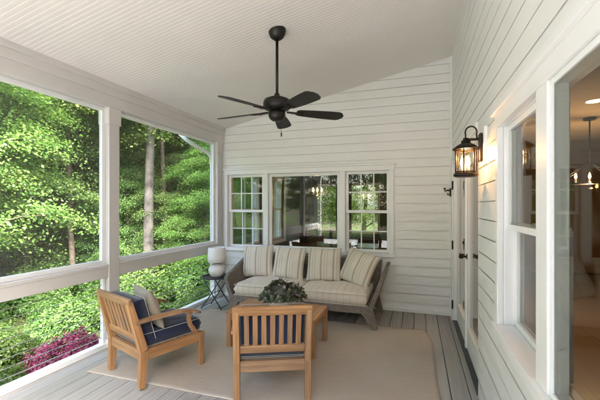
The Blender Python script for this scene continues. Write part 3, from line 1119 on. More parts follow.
POSTS = [(-1.13, -.995), (.72, .86), (2.865, 3.0), (4.985, 5.12)]
for (y0, y1) in POSTS:
    mb = MB()
    mb.box(PX - .125, PX, y0, y1, 0.0, 2.36)
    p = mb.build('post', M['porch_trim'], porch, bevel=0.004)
    mb = MB()
    mb.box(PX - .137, PX + .012, y0 - .012, y1 + .012, 2.36, 2.535)
    mb.build('capital', M['porch_trim'], p, bevel=0.004)
    mb = MB()
    mb.box(PX - .135, PX + .010, y0 - .010, y1 + .010, 0.002, 0.09)
    mb.build('post_base', M['porch_trim'], p, bevel=0.004)
for (a, b) in zip(POSTS[:-1], POSTS[1:]):
    y0, y1 = a[1], b[0]
    mb = MB()
    mb.box(-3.16, -3.075, y0, y1, 0.742, 0.852)
    mb.box(-3.185, -3.068, y0, y1, 0.852, 0.884)
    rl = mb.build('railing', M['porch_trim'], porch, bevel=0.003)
    mb = MB()
    mb.box(-3.16, -3.085, y0 + .011, y1 - .011, 0.002, 0.052)
    mb.build('kick_board', M['vinyl'], rl, bevel=0.003)
    for yy in (y0 + .026, y1 - .026):
        mb = MB()
        mb.box(-3.14, -3.105, yy - .015, yy + .015, 0.052, 0.742)
        mb.build('baluster', M['vinyl'], rl, bevel=0.002)
    for k in range(8):
        z = 0.115 + k * 0.079
        mb = MB()
        sag = 0.0015
        mb.tube([(-3.122, y0 + .041, z), (-3.122, (y0 + y1) / 2, z - sag), (-3.122, y1 - .041, z)], 0.0036, 6)
        for yy, s in ((y0 + .041, 1), (y1 - .041, -1)):
            mb.tube([(-3.122, yy, z), (-3.122, yy + s * .035, z)], .0055, 8)
        mb.build('cable', M['steel'], rl)
    fr = MB()
    q0, q1, r0, r1 = y0 + .0015, y1 - .0015, 0.885, 2.534
    s = 0.042
    fr.box(-3.155, -3.115, q0, q0 + s, r0, r1)
    fr.box(-3.155, -3.115, q1 - s, q1, r0, r1)
    fr.box(-3.155, -3.115, q0 + s, q1 - s, r0, r0 + s)
    fr.box(-3.155, -3.115, q0 + s, q1 - s, r1 - s, r1)
    sf = fr.build('screen_frame', M['vinyl'], porch, bevel=0.003)
    mb = MB()
    mb.face([(-3.135, q0 + s, r0 + s), (-3.135, q1 - s, r0 + s), (-3.135, q1 - s, r1 - s), (-3.135, q0 + s, r1 - s)])
    mb.build('screen', M['screen'], sf)
mb = MB()
mb.tube([(-3.50, 4.60, 2.62), (-3.42, 4.66, 2.53), (-3.34, 4.74, 2.46), (-3.29, 4.86, 2.41), (-3.26, 5.0, 2.37), (-3.245, 5.08, 2.30), (-3.243, 5.095, 2.15), (-3.243, 5.095, -1.1)], .031, 12)
mb.build('downspout', M['vinyl'], porch)

# ================================================================== THINGS ON THE WALLS AND CEILING
# ceiling fan
FX, FYY = -1.257, 3.096
zc = ceil_z(FX)
fan = empty('ceiling_fan', (FX, FYY, 0))
tag(fan, 'black five blade ceiling fan on a long downrod under the beadboard ceiling', 'ceiling fan')
mb = MB()
mb.lathe([(.02, -.085), (.035, -.083), (.062, -.062), (.078, -.03), (.084, .0), (.084, .02)], (0, 0, zc), 28)
mb.build('mount_cup', M['black'], fan)
mb = MB()
mb.tube([(0, 0, zc - .09), (0, 0, 2.53)], .014, 14)
mb.lathe([(.024, 0), (.028, .02), (.024, .045)], (0, 0, 2.52), 16)
mb.build('downrod', M['black'], fan)
mb = MB()
mb.lathe([(.03, .125), (.075, .12), (.12, .10), (.132, .07), (.132, .03), (.118, .012), (.09, 0), (.05, -.004)], (0, 0, 2.405), 32)
mb.build('motor_housing', M['black'], fan)
mb = MB()
mb.lathe([(.05, .05), (.078, .04), (.082, .0), (.07, -.03), (.045, -.048), (.0, -.052)], (0, 0, 2.355), 28)
mb.build('switch_housing', M['black'], fan)
for k in range(5):
    a = R(32 + 72 * k)
    bl = MB()
    ns = 16
    prof_ = []
    for i in range(ns + 1):
        t = i / ns
        r = .19 + .475 * t
        w = .052 + .026 * math.sin(min(1, t * 1.25) * math.pi / 2)
        if t > .86:
            w *= math.sqrt(max(0.0, 1 - ((t - .86) / .14) ** 2 * .93))
        if t < .06:
            w *= .75 + .25 * t / .06
        prof_.append((r, w))
    ca, sa = math.cos(a), math.sin(a)
    pit = R(-13)

    def P(r, w, z):
        yy, zz = w * math.cos(pit) - z * math.sin(pit), w * math.sin(pit) + z * math.cos(pit)
        return (r * ca - yy * sa, r * sa + yy * ca, 2.395 + zz - .02 * (r - .19))
    for (r0, w0), (r1, w1) in zip(prof_[:-1], prof_[1:]):
        bl.hexa([P(r0, -w0, -.003), P(r1, -w1, -.003), P(r1, w1, -.003), P(r0, w0, -.003), P(r0, -w0, .003), P(r1, -w1, .003), P(r1, w1, .003), P(r0, w0, .003)])
    b = bl.build('blade', M['blade'], fan)
    ir = MB()
    ir.bar(P(.095, 0, -.002), P(.20, 0, -.008), .034, .010, up=(0, 0, 1), w1=.05)
    ir.bar(P(.19, -.026, -.0075), P(.27, -.03, -.0075), .018, .006)
    ir.bar(P(.19, .026, -.0075), P(.27, .03, -.0075), .018, .006)
    ir.bar(P(.19, 0, -.0075), P(.255, 0, -.0075), .026, .006)
    ir.build('blade_iron', M['black'], b)
mb = MB()
mb.tube([(.055, -.03, 2.33), (.056, -.03, 2.19)], .0018, 6)
mb.lathe([(.0, -.03), (.006, -.026), (.007, .0), (.004, .012), (0, .014)], (.056, -.03, 2.175), 10)
mb.build('pull_chain', M['black'], fan)

# wall lantern
LX, LY = 0.338, 2.75
lan = empty('wall_lantern', (LX, LY, .09))
lan.scale = (.94, .94, .94)
tag(lan, 'lit bronze lantern with glass panes fixed to the siding beside the french door', 'lantern')
wx = (WX - .028 - LX) / .94
mb = MB()
mb.box(wx - .022, wx, -.042, .042, 1.83, 2.04)
mb.build('back_plate', M['lantern'], lan, bevel=0.006)
mb = MB()
mb.bar((wx - .01, 0, 2.0), (-.012, 0, 2.0), .018, .018)
pts = []
for k in range(13):
    a = R(-20 + 220 * k / 12)
    pts.append((.036 + .040 * math.cos(a), 0, 2.055 + .045 * math.sin(a)))
pts = [(.078, 0, 2.0)] + pts + [(-.002, 0, 2.0)]
mb.tube(pts, .006, 8)
mb.build('scroll_arm', M['lantern'], lan)
mb = MB()
mb.lathe([(.094, 1.925), (.096, 1.932), (.078, 1.945), (.058, 1.962), (.034, 1.972), (.034, 1.992), (.02, 1.998), (.020, 2.012), (.0, 2.016)], (0, 0, 0), 24)
mb.build('lantern_roof', M['lantern'], lan)
mb = MB()
mb.lathe([(.0, 1.716), (.07, 1.717), (.088, 1.724), (.088, 1.742), (.074, 1.748), (.0, 1.748)], (0, 0, 0), 24)
mb.build('lantern_base', M['lantern'], lan)
mb = MB()
for k in range(6):
    a = R(60 * k + 12)
    c, s = math.cos(a) * .074, math.sin(a) * .074
    mb.tube([(c, s, 1.745), (c, s, 1.93)], .0055, 6)
for z in (1.755, 1.918):
    mb.tube([(.074 * math.cos(R(15 * q)), .074 * math.sin(R(15 * q)), z) for q in range(24)], .005, 6, closed=True)
mb.build('cage', M['lantern'], lan)
mb = MB()
mb.lathe([(.068, 1.75), (.068, 1.925)], (0, 0, 0), 24)
gl = mb.build('glass_cylinder', M['thin_glass'], lan)
gl.data.polygons.foreach_set('use_smooth', np.ones(len(gl.data.polygons), dtype=bool))
for k in range(3):
    a = R(120 * k + 40)
    c, s = .028 * math.cos(a), .028 * math.sin(a)
    mb = MB()
    mb.tube([(c, s, 1.748), (c, s, 1.80)], .009, 10)
    cd = mb.build('candle', M['ceramic'], lan)
    mb = MB()
    mb.lathe([(.005, 0), (.011, .012), (.012, .03), (.007, .055), (.0, .075)], (c, s, 1.80), 12)
    mb.build('bulb', M['bulb'], cd)
pl = bpy.data.lights.new('lantern_light', 'POINT')
pl.energy = 0.9
pl.color = (1.0, 0.47, 0.16)
pl.shadow_soft_size = .03
lo = bpy.data.objects.new('lantern_light', pl)
lo.location = (0, 0, 1.885)
lo.parent = lan
col.objects.link(lo)

# small hook at the corner by the door
hk = empty('wall_hook', (WX - .04, 5.075, 0))
tag(hk, 'small dark metal hook on the trim at the corner left of the door', 'hook')
mb = MB()
mb.box(-.004, .013, -.02, .02, 1.62, 1.73)
mb.tube([(0, 0, 1.70), (-.035, 0, 1.705), (-.06, 0, 1.69), (-.065, 0, 1.72)], .009, 8)
mb.tube([(0, 0, 1.65), (-.025, 0, 1.64), (-.032, 0, 1.66)], .008, 8)
mb.lathe([(0, -.014), (.014, -.008), (.014, .008), (0, .014)], (-.064, 0, 1.725), 10)
mb.build('hook_arm', M['lantern'], hk)

# ================================================================== FURNITURE ON THE DECK
# rug
RUG0, RUG1, RUGA, RUGB = -2.82, 0.16, 2.386, 4.42
nu, nv = 90, 60
vs, fs = [], []


def rug_pt(i, j, top):
    u, v = i / nu, j / nv
    x = RUG0 + (RUG1 - RUG0) * u
    y = RUGA + (RUGB - RUGA) * v
    e = max(0.0, (u - .93) / .07)
    x += e * (.010 * math.sin(v * 9 + .6) + .018 * math.sin(v * 4.0)) - e * .055 * max(0.0, (v - .8) / .2) ** 2
    y += .012 * math.sin(u * 14) * max(0, (v - .9) / .1)
    z = .012 if top else .0015
    if top:
        z += .004 * max(0, noise.noise(Vector((x * 1.3, y * 1.3, .3)))) + e * .007 * (1 + math.sin(v * 15)) * .5
    return (x, y, z)


for top in (True, False):
    b0 = len(vs)
    for i in range(nu + 1):
        for j in range(nv + 1):
            vs.append(rug_pt(i, j, top))
    for i in range(nu):
        for j in range(nv):
            q = [b0 + i * (nv + 1) + j, b0 + (i + 1) * (nv + 1) + j, b0 + (i + 1) * (nv + 1) + j + 1, b0 + i * (nv + 1) + j + 1]
            fs.append(q if top else q[::-1])
off = (nu + 1) * (nv + 1)
rim = [i * (nv + 1) for i in range(nu + 1)] + [nu * (nv + 1) + j for j in range(1, nv + 1)] + [i * (nv + 1) + nv for i in range(nu - 1, -1, -1)] + [j for j in range(nv - 1, 0, -1)]
for k in range(len(rim)):
    a, b = rim[k], rim[(k + 1) % len(rim)]
    fs.append([a, a + off, b + off, b])
me = bpy.data.meshes.new('rug')
me.from_pydata(vs, [], fs)
me.polygons.foreach_set('use_smooth', np.ones(len(fs), dtype=bool))
me.materials.append(M['rug'])
rug = bpy.data.objects.new('rug', me)
col.objects.link(rug)
tag(rug, 'beige woven rug with curling right edge on the grey deck', 'rug')
RZ = .0135

# teak lounge chair
H, FW = .745, .27


def make_chair():
    c = empty('teak_armchair')
    for s in (-1, 1):
        mb = MB()
        mb.bar((s * FW, -.285, 0), (s * FW, -.27, .30), .048, .052, up=(0, 1, 0), w1=.048, h1=.07)
        mb.bar((s * FW, -.27, .30), (s * FW, -.385, H - .03), .048, .07, up=(0, 1, 0), w1=.046, h1=.042)
        mb.build('rear_leg', M['teak'], c, bevel=.004)
        mb = MB()
        mb.bar((s * FW, .285, 0), (s * FW, .285, .30), .046, .046, up=(0, 1, 0), w1=.05, h1=.06)
        mb.build('front_leg', M['teak'], c, bevel=.004)
        mb = MB()
        mb.bar((s * FW, -.236, .262), (s * FW, .256, .262), .032, .085)
        mb.build('side_rail', M['teak'], c, bevel=.003)
        # arm: flat top, bowed down at the front into a curved support
        arm = MB()
        xs_ = s * (FW + .012)
        path = [(-.345, .545, .05, .028), (-.22, .552, .056, .028), (-.08, .553, .064, .028), (.06, .548, .070, .027), (.16, .535, .070, .025), (.235, .510, .062, .024), (.262, .488, .05, .022)]
        for (ya, za, wa, ha), (yb, zb, wb_, hb) in zip(path[:-1], path[1:]):
            arm.bar((xs_, ya, za), (xs_, yb, zb), wa, ha, w1=wb_, h1=hb)
        arm.build('arm', M['teak'], c, bevel=.004)
        sup = MB()
        path = [(.175, .518, .036), (.150, .465, .034), (.165, .405, .034), (.205, .345, .038), (.225, .300, .044)]
        for (ya, za, wa), (yb, zb, wb_) in zip(path[:-1], path[1:]):
            sup.bar((s * (FW + .004), ya, za), (s * (FW + .004), yb, zb), .032, wa, up=(0, 1, 0), h1=wb_)
        sup.build('arm_support', M['teak'], c, bevel=.004)
    mb = MB()
    mb.bar((-FW + .024, .285, .262), (FW - .024, .285, .262), .032, .085)
    mb.build('front_rail', M['teak'], c, bevel=.003)
    mb = MB()
    mb.bar((-FW + .024, -.277, .265), (FW - .024, -.277, .265), .032, .085)
    mb.build('back_rail', M['teak'], c, bevel=.003)

    def by(z):
        return -.27 - .115 * (z - .30) / (H - .03 - .30)
    mb = MB()
    mb.bar((-FW - .024, by(.715), .715), (FW + .024, by(.715), .715), .034, .066, up=(0, -.25, 1))
    mb.build('top_rail', M['teak'], c, bevel=.008)
    mb = MB()
    mb.bar((-FW + .024, by(.405), .405), (FW - .024, by(.405), .405), .030, .06, up=(0, -.25, 1))
    mb.build('lower_rail', M['teak'], c, bevel=.004)
    for k in range(7):
        x_ = (k - 3) * .0645
        mb = MB()
        mb.bar((x_, by(.43), .43), (x_, by(.69), .69), .038, .014, up=(0, 1, 0))
        mb.build('slat', M['teak'], c, bevel=.003)
    mb = MB()
    for k in range(8):
        y_ = -.22 + k * .065
        mb.box(-FW + .016, FW - .016, y_ - .024, y_ + .024, .288, .303)
    mb.build('seat_slats', M['teak'], c, bevel=.002)
    sc_ = pad('seat_cushion', .50, .56, .125, M['navy'], c, seed=2, crown=.012, wr=.004)
    sc_.location = (0, .03, .305)
    mb = MB()
    for z in (.010, .117):
        mb.tube(rect_loop(.502, .562, z, .02), .003, 6, closed=True)
    mb.build('piping', M['piping'], sc_)
    bc = pad('back_cushion', .50, .385, .12, M['navy'], c, seed=5, crown=.02, wr=.005)
    lean = math.atan2(.115, .415)
    bc.rotation_euler = (R(90) + lean, 0, 0)
    bc.location = (0, by(.585) + .018 + .012 + .12, .60)
    # its base plane faces backwards: place by the back face
    n_ = Vector((0, -math.cos(lean), -math.sin(lean)))
    bc.location = Vector((0, by(.60) + .026, .60)) - n_ * .0 + Vector((0, .135, -.058))
    mb = MB()
    for z in (.008, .112):
        mb.tube(rect_loop(.502, .387, z, .02), .003, 6, closed=True)
    mb.build('piping', M['piping'], bc)
    return c


chair_a = make_chair()
chair_a.location = (-2.274, 2.654, RZ)
chair_a.rotation_euler = (0, 0, -R(20))
tag(chair_a, 'teak armchair by the cable railing with a taupe pillow against its back', 'armchair', 'teak armchairs with navy cushions')
chair_b = copy_tree(chair_a)
chair_b.location = (-1.155, 2.73, RZ)
chair_b.rotation_euler = (0, 0, R(24))
tag(chair_b, 'teak armchair seen from behind, its slatted back toward the viewer', 'armchair')

pw = pillow('throw_pillow', .38, .37, .13, M['taupe'], seed=11)
fa = Matrix.Translation(chair_a.location) @ Matrix.Rotation(-R(20), 4, 'Z')
pw.matrix_world = fa @ Matrix.Translation((.075, -.12, .60)) @ Matrix.Rotation(R(-8), 4, 'Z') @ Matrix.Rotation(R(90 + 20), 4, 'X')
tag(pw, 'plain taupe throw pillow leaning in the teak armchair by the railing', 'pillow')

# coffee table
ct = empty('coffee_table', (-1.415, 3.52, RZ))
tag(ct, 'low teak coffee table carrying the planter in front of the sofa', 'coffee table')
tw, td, th = .97, .53, .375
mb = MB()
for sx in (-1, 1):
    mb.box(sx * tw / 2, sx * (tw / 2 - .075), -td / 2, td / 2, th - .024, th)
for sy in (-1, 1):
    mb.box(-tw / 2 + .077, tw / 2 - .077, sy * td / 2, sy * (td / 2 - .07), th - .024, th)
for k in range(6):
    y_ = -td / 2 + .074 + k * .0645
    mb.box(-tw / 2 + .077, tw / 2 - .077, y_, y_ + .060, th - .024, th - .001)
mb.build('table_top', M['teak'], ct, bevel=.003)
mb = MB()
for sy in (-1, 1):
    mb.box(-tw / 2 + .052, tw / 2 - .052, sy * (td / 2 - .01), sy * (td / 2 - .035), th - .095, th - .0245)
for sx in (-1, 1):
    mb.box(sx * (tw / 2 - .01), sx * (tw / 2 - .035), -td / 2 + .052, td / 2 - .052, th - .095, th - .0245)
mb.build('apron', M['teak'], ct, bevel=.002)
for sx in (-1, 1):
    for sy in (-1, 1):
        mb = MB()
        mb.box(sx * (tw / 2 - .001), sx * (tw / 2 - .052), sy * (td / 2 - .001), sy * (td / 2 - .052), 0, th - .0245)
        mb.build('leg', M['teak'], ct, bevel=.003)


def leaf_cloud(name, pos, nrm, size, mat, parent=None, aspect=.6, rng=None, fold=.0, origin=None):
    """one mesh of small pointed leaf faces"""
    rng = rng or np.random.default_rng(1)
    n_ = len(pos)
    nrm = nrm / np.linalg.norm(nrm, axis=1, keepdims=True)
    r = rng.normal(size=(n_, 3))
    t = np.cross(nrm, r)
    t /= np.linalg.norm(t, axis=1, keepdims=True)
    b = np.cross(nrm, t)
    s = size[:, None]
    v = np.empty((n_, 6, 3), dtype=np.float32)
    v[:, 0] = pos - t * s * .5
    v[:, 1] = pos - t * s * .12 + b * s * aspect * .5 - nrm * s * .06
    v[:, 2] = pos + t * s * .25 + b * s * aspect * .36 - nrm * s * .08
    v[:, 3] = pos + t * s * .55 - nrm * s * .16
    v[:, 4] = pos + t * s * .25 - b * s * aspect * .36 - nrm * s * .08
    v[:, 5] = pos - t * s * .12 - b * s * aspect * .5 - nrm * s * .06
    me = bpy.data.meshes.new(name)
    me.vertices.add(n_ * 6)
    me.vertices.foreach_set('co', v.ravel())
    me.loops.add(n_ * 6)
    me.loops.foreach_set('vertex_index', np.arange(n_ * 6, dtype=np.int32))
    me.polygons.add(n_)
    me.polygons.foreach_set('loop_start', np.arange(0, n_ * 6, 6, dtype=np.int32))
    me.polygons.foreach_set('loop_total', np.full(n_, 6, dtype=np.int32))
    me.update(calc_edges=True)
    me.materials.append(mat)
    o_ = bpy.data.objects.new(name, me)
    col.objects.link(o_)
    if parent is not None:
        o_.parent = parent
    return o_


# planter on the coffee table
plt = empty('planter', (-1.40, 3.55, RZ + th))
tag(plt, 'low bowl of purple and green foliage on the coffee table', 'planter')
mb = MB()
mb.lathe([(.08, 0), (.095, .002), (.135, .05), (.16, .115), (.165, .12), (.155, .12), (.13, .08), (.0, .075)], (0, 0, 0), 28)
mb.build('bowl', M['ceramic'], plt)
rng = np.random.default_rng(5)
n_ = 1300
th_ = rng.uniform(0, 2 * np.pi, n_)
ph_ = np.arccos(rng.uniform(0.0, 1, n_))
rr = rng.uniform(.55, 1.0, n_) ** .6
lump = 1 + .18 * np.sin(th_ * 3 + 1) + .12 * np.sin(th_ * 5)
pos = np.stack([rr * .235 * lump * np.sin(ph_) * np.cos(th_), rr * .19 * lump * np.sin(ph_) * np.sin(th_), .10 + rr * .19 * np.cos(ph_) * (1 + .15 * np.sin(th_ * 4))], 1)
nr = np.stack([np.sin(ph_) * np.cos(th_), np.sin(ph_) * np.sin(th_), np.cos(ph_) + .5], 1) + rng.normal(scale=.45, size=(n_, 3))
leaf_cloud('foliage', pos, nr, rng.uniform(.035, .065, n_), M['coleus'], plt, .7, rng)
k = rng.choice(n_, 70, replace=False)
leaf_cloud('blossom', pos[k] * np.array([1.04, 1.04, 1.05]) + np.array([0, 0, .008]), nr[k], rng.uniform(.02, .034, 70), M['bloom'], plt, .9, rng)

# sofa
sofa = empty('wicker_sofa', (-1.455, 4.66, 0))
sofa.location.z = 0
tag(sofa, 'long grey brown wicker sofa with cream seat cushions under the rear windows', 'sofa')
FR, BK = -.43, .42


def slab(mb, sections, seg_uv=None):
    """loft of 4-corner sections"""
    for a, b in zip(sections[:-1], sections[1:]):
        mb.hexa(list(a) + list(b))


mb = MB()
mb.box(-.93, .93, FR, FR + .05, .19, .285)
mb.box(-.93, .93, BK - .06, BK - .01, .19, .285)
for s in (-1, 1):
    mb.box(s * .93, s * .88, FR + .05, BK - .06, .19, .285)
mb.box(-.88, .88, FR + .05, BK - .06, .235, .275)
mb.build('base_frame', M['wicker'], sofa, bevel=.012)
mb = MB()
mb.hexa([(-.95, BK - .12, .285), (.95, BK - .12, .285), (.95, BK - .06, .285), (-.95, BK - .06, .285), (-1.0, BK - .04, .735), (1.0, BK - .04, .735), (1.0, BK + .02, .735), (-1.0, BK + .02, .735)])
mb.build('backrest', M['wicker'], sofa, bevel=.015)
for s in (-1, 1):
    mb = MB()
    secs = []
    for k in range(11):
        t = k / 10
        y_ = FR + (BK - FR + .02) * t
        ztop = .545 + .155 * (3 * t * t - 2 * t * t * t)
        if t < .12:
            ztop -= .05 * (1 - t / .12) ** 2
        f = (ztop - .24) / .5
        xb, xt = .905, .915 + .165 * f
        th_a = .055
        secs.append([(s * xb, y_, .235), (s * (xb + th_a), y_, .235), (s * (xt + th_a * .9), y_, ztop), (s * xt, y_, ztop)])
    slab(mb, secs)
    mb.build('arm', M['wicker'], sofa)
    for yy, q in ((FR + .045, 0), (BK - .05, 1)):
        mb = MB()
        mb.hexa([(s * .955, yy - .04, 0), (s * 1.02, yy - .04, 0), (s * 1.02, yy + .04, 0), (s * .955, yy + .04, 0),
                 (s * .80, yy - .042, .236), (s * .965, yy - .042, .236), (s * .965, yy + .042, .236), (s * .80, yy + .042, .236)])
        mb.build('leg', M['wicker'], sofa, bevel=.01)
for s in (-1, 1):
    c = pad('seat_cushion', .90, .72, .165, M['linen_bands'], sofa, seed=s * 7, crown=.03, wr=.020)
    c.location = (s * .452, -.075, .272)
    mb = MB()
    for z in (.020, .148):
        mb.tube(rect_loop(.897, .717, z, .03), .0045, 6, closed=True)
    mb.build('piping', M['linen'], c)
# striped pillows along the back: own things
lbl = ['striped cream pillow at the left end of the sofa, by the lamp',
       'striped cream pillow second from the lamp, behind the planter',
       'striped cream pillow third from the lamp, beside the tilted one',
       'striped cream pillow tilted against the right arm of the sofa']
spec = [(-2.26, 4.80, .665, 3, 16, 4), (-1.76, 4.795, .66, -2, 17, -2), (-1.235, 4.80, .665, 2, 18, 1), (-.74, 4.76, .655, -20, 24, -13)]
proto = None
for k, (px, py, pz, yaw, lean, roll) in enumerate(spec):
    if proto is None:
        proto = pillow('striped_pillow', .50, .48, .17, M['stripe'], seed=3)
        o = proto
    else:
        o = pillow('striped_pillow', .50, .48, .17, M['stripe'], seed=3 + k * 9)
    o.matrix_world = Matrix.Translation((px, py, pz)) @ Matrix.Rotation(R(yaw), 4, 'Z') @ Matrix.Rotation(R(90 - lean), 4, 'X') @ Matrix.Rotation(R(roll), 4, 'Z')
    tag(o, lbl[k], 'pillow', 'striped pillows along the sofa')

# folding side table and lamp
SX, SY = -2.79, 4.50
st = empty('side_table', (SX, SY, 0))
tag(st, 'dark folding tray table with crossed legs in the corner beside the sofa', 'side table')
mb = MB()
mb.lathe([(.0, .442), (.195, .442), (.202, .447), (.202, .468), (.195, .468), (.193, .456), (.0, .454)], (0, 0, 0), 32)
mb.build('tray_top', M['charcoal'], st)
for sy in (-1, 1):
    for sx in (-1, 1):
        mb = MB()
        mb.tube([(sx * .17, sy * .13, 0.006), (0, sy * .125 + sx * .006, .23), (-sx * .14, sy * .125, .443)], .0085, 8)
        mb.build('leg', M['charcoal'], st)
mb = MB()
for sx in (-1, 1):
    mb.tube([(sx * .15, -.13, .036), (sx * .15, .13, .036)], .006, 8)
mb.tube([(0, -.125, .23), (0, .125, .23)], .006, 8)
mb.build('cross_bar', M['charcoal'], st)
lp = empty('table_lamp', (SX + .01, SY, .455))
tag(lp, 'small white table lamp with round base standing on the dark side table', 'table lamp')
mb = MB()
mb.lathe([(.0, 0), (.07, 0), (.082, .008), (.112, .05), (.122, .095), (.114, .14), (.085, .178), (.035, .20), (.02, .205), (.018, .232), (0, .232)], (0, 0, 0), 32)
mb.build('lamp_base', M['ceramic'], lp)
mb = MB()
mb.lathe([(.112, .215), (.118, .213), (.130, .22), (.132, .30), (.126, .40), (.120, .43), (.115, .432), (.118, .40), (.124, .30), (.122, .222), (.112, .215)], (0, 0, 0), 36)
mb.build('lamp_shade', M['shade'], lp)

# ================================================================== INSIDE THE HOUSE (behind the panes)


def chandelier(loc, top, label, a=.38, nb=5, watts=5.0):
    c = empty('chandelier', (loc[0], loc[1], 0))
    tag(c, label, 'chandelier', 'lit chandeliers inside the house')
    z = loc[2]
    mb = MB()
    mb.lathe([(.07, -.03), (.075, 0), (.07, .0)], (0, 0, top - .002), 20)
    mb.tube([(0, 0, top - .02), (0, 0, z + .28)], .010, 8)
    mb.build('hanging_rod', M['black'], c)
    mb = MB()
    b = a * .37
    ring = [(-a, -b, z), (a, -b, z), (a, b, z), (-a, b, z)]
    for p, q in zip(ring, ring[1:] + ring[:1]):
        mb.tube([p, q], .009, 8)
        mb.tube([p, (0, 0, z + .29)], .007, 8)
    mb.tube([(-a, 0, z), (a, 0, z)], .009, 8)
    mb.build('cage', M['black'], c)
    for k in range(nb):
        x_ = (k - (nb - 1) / 2) * a * .42
        mb = MB()
        mb.tube([(x_, 0, z), (x_, 0, z + .07)], .011, 8)
        cd_ = mb.build('candle', M['ceramic'], c)
        mb = MB()
        mb.lathe([(.006, 0), (.016, .02), (.012, .05), (0, .085)], (x_, 0, z + .07), 10)
        mb.build('bulb', M['bulb'], cd_)
    L_ = bpy.data.lights.new('chandelier_light', 'POINT')
    L_.energy = watts
    L_.color = (1.0, .62, .3)
    L_.shadow_soft_size = .02
    lo_ = bpy.data.objects.new('chandelier_light', L_)
    lo_.location = (0, 0, z - .06)
    lo_.parent = c
    col.objects.link(lo_)
    return c


chandelier((2.25, 5.78, 1.80), 2.7, 'lit candle chandelier seen through the large picture window on the right')
chandelier((-1.83, 6.6, 1.70), 2.7, 'lit candle chandelier added for the orange glow in the rear picture window', .2, 3, .7)  # added lamp that makes the orange glow in the rear pane

for k, (lx, ly, lb) in enumerate(((1.95, 4.87, 'round recessed ceiling light glowing above the chandelier at the right window'), (4.2, 2.5, 'unseen recessed ceiling light added to warm the room behind the right window'))):  # the second one is out of view, added to warm the room
    dl = empty('recessed_light', (lx, ly, 2.7))
    tag(dl, lb, 'ceiling light', 'recessed ceiling lights')
    mb = MB()
    mb.lathe([(.085, -.002), (.10, -.008), (.105, -.002), (.105, .0)], (0, 0, 0), 28)
    mb.build('trim_ring', M['vinyl'], dl)
    mb = MB()
    mb.lathe([(0, -.004), (.085, -.004)], (0, 0, 0), 28)
    mb.build('lens', M['downlight'], dl)
    L_ = bpy.data.lights.new('downlight', 'SPOT')
    L_.energy = 4.5
    L_.spot_size = R(150)
    L_.spot_blend = .6
    L_.color = (1.0, .68, .40)
    L_.shadow_soft_size = .06
    lo_ = bpy.data.objects.new('downlight', L_)
    lo_.location = (0, 0, -.03)
    lo_.parent = dl
    col.objects.link(lo_)

dt = empty('dining_table', (-1.15, 6.9, -.02))
tag(dt, 'dark dining table inside the room behind the rear picture window', 'table')
mb = MB()
mb.box(-.95, .95, -.5, .5, .71, .75)
mb.build('table_top', M['dark_wood'], dt, bevel=.006)
for sx in (-1, 1):
    for sy in (-1, 1):
        mb = MB()
        mb.box(sx * .88, sx * .80, sy * .43, sy * .36, 0, .71)
        mb.build('leg', M['dark_wood'], dt)


def dining_chair():
    c = empty('dining_chair')
    mb = MB()
    mb.box(-.22, .22, -.22, .22, .43, .48)
    mb.build('seat', M['curtain'], c, bevel=.012)
    for sx in (-1, 1):
        mb = MB()
        mb.bar((sx * .2, -.2, 0), (sx * .2, -.2, .43), .035, .035)
        mb.build('front_leg', M['dark_wood'], c)
        mb = MB()
        mb.bar((sx * .2, .2, 0), (sx * .2, .2, .45), .035, .035)
        mb.bar((sx * .2, .2, .45), (sx * .2, .27, 1.0), .035, .03)
        mb.build('rear_leg', M['dark_wood'], c)
    mb = MB()
    for z in (.62, .76, .92):
        mb.bar((-.19, .2 + .07 * (z - .45) / .55, z), (.19, .2 + .07 * (z - .45) / .55, z), .02, .07)
    mb.build('back_rail', M['dark_wood'], c)
    return c


dc = dining_chair()
for k, (x_, y_, rz, lb) in enumerate(((-1.6, 6.2, 180, 'dark dining chair at the near left side of the indoor table'), (-.75, 6.2, 176, 'dark dining chair at the near right side of the indoor table'), (-.02, 6.9, -90, 'dark dining chair at the right end of the indoor table'))):
    o = dc if k == 0 else copy_tree(dc)
    o.location = (x_, y_, -.02)
    o.rotation_euler = (0, 0, R(rz))
    tag(o, lb, 'chair', 'dining chairs inside the house')


def curtain(x0, x1, y, label):
    mb = MB()
    n_ = 40
    pts = []
    for i in range(n_ + 1):
        t = i / n_
        pts.append((x0 + (x1 - x0) * t, y + .03 * math.sin(t * (x1 - x0) * 55)))
    for (xa, ya), (xb, yb) in zip(pts[:-1], pts[1:]):
        mb.face([(xa, ya, .02), (xb, yb, .02), (xb, yb, 2.45), (xa, ya, 2.45)], smooth=True)
    o_ = mb.build('curtain', M['curtain'])
    s_ = o_.modifiers.new('thickness', 'SOLIDIFY')
    s_.thickness = .004
    tag(o_, label, 'curtain', 'slate blue curtains inside the house')


curtain(-2.98, -2.55, 9.25, 'slate blue curtain left of the chandelier, behind the rear picture window')
curtain(-2.05, -1.62, 9.25, 'slate blue curtain right of the chandelier, behind the rear picture window')

# ================================================================== TREES AND PLANTS


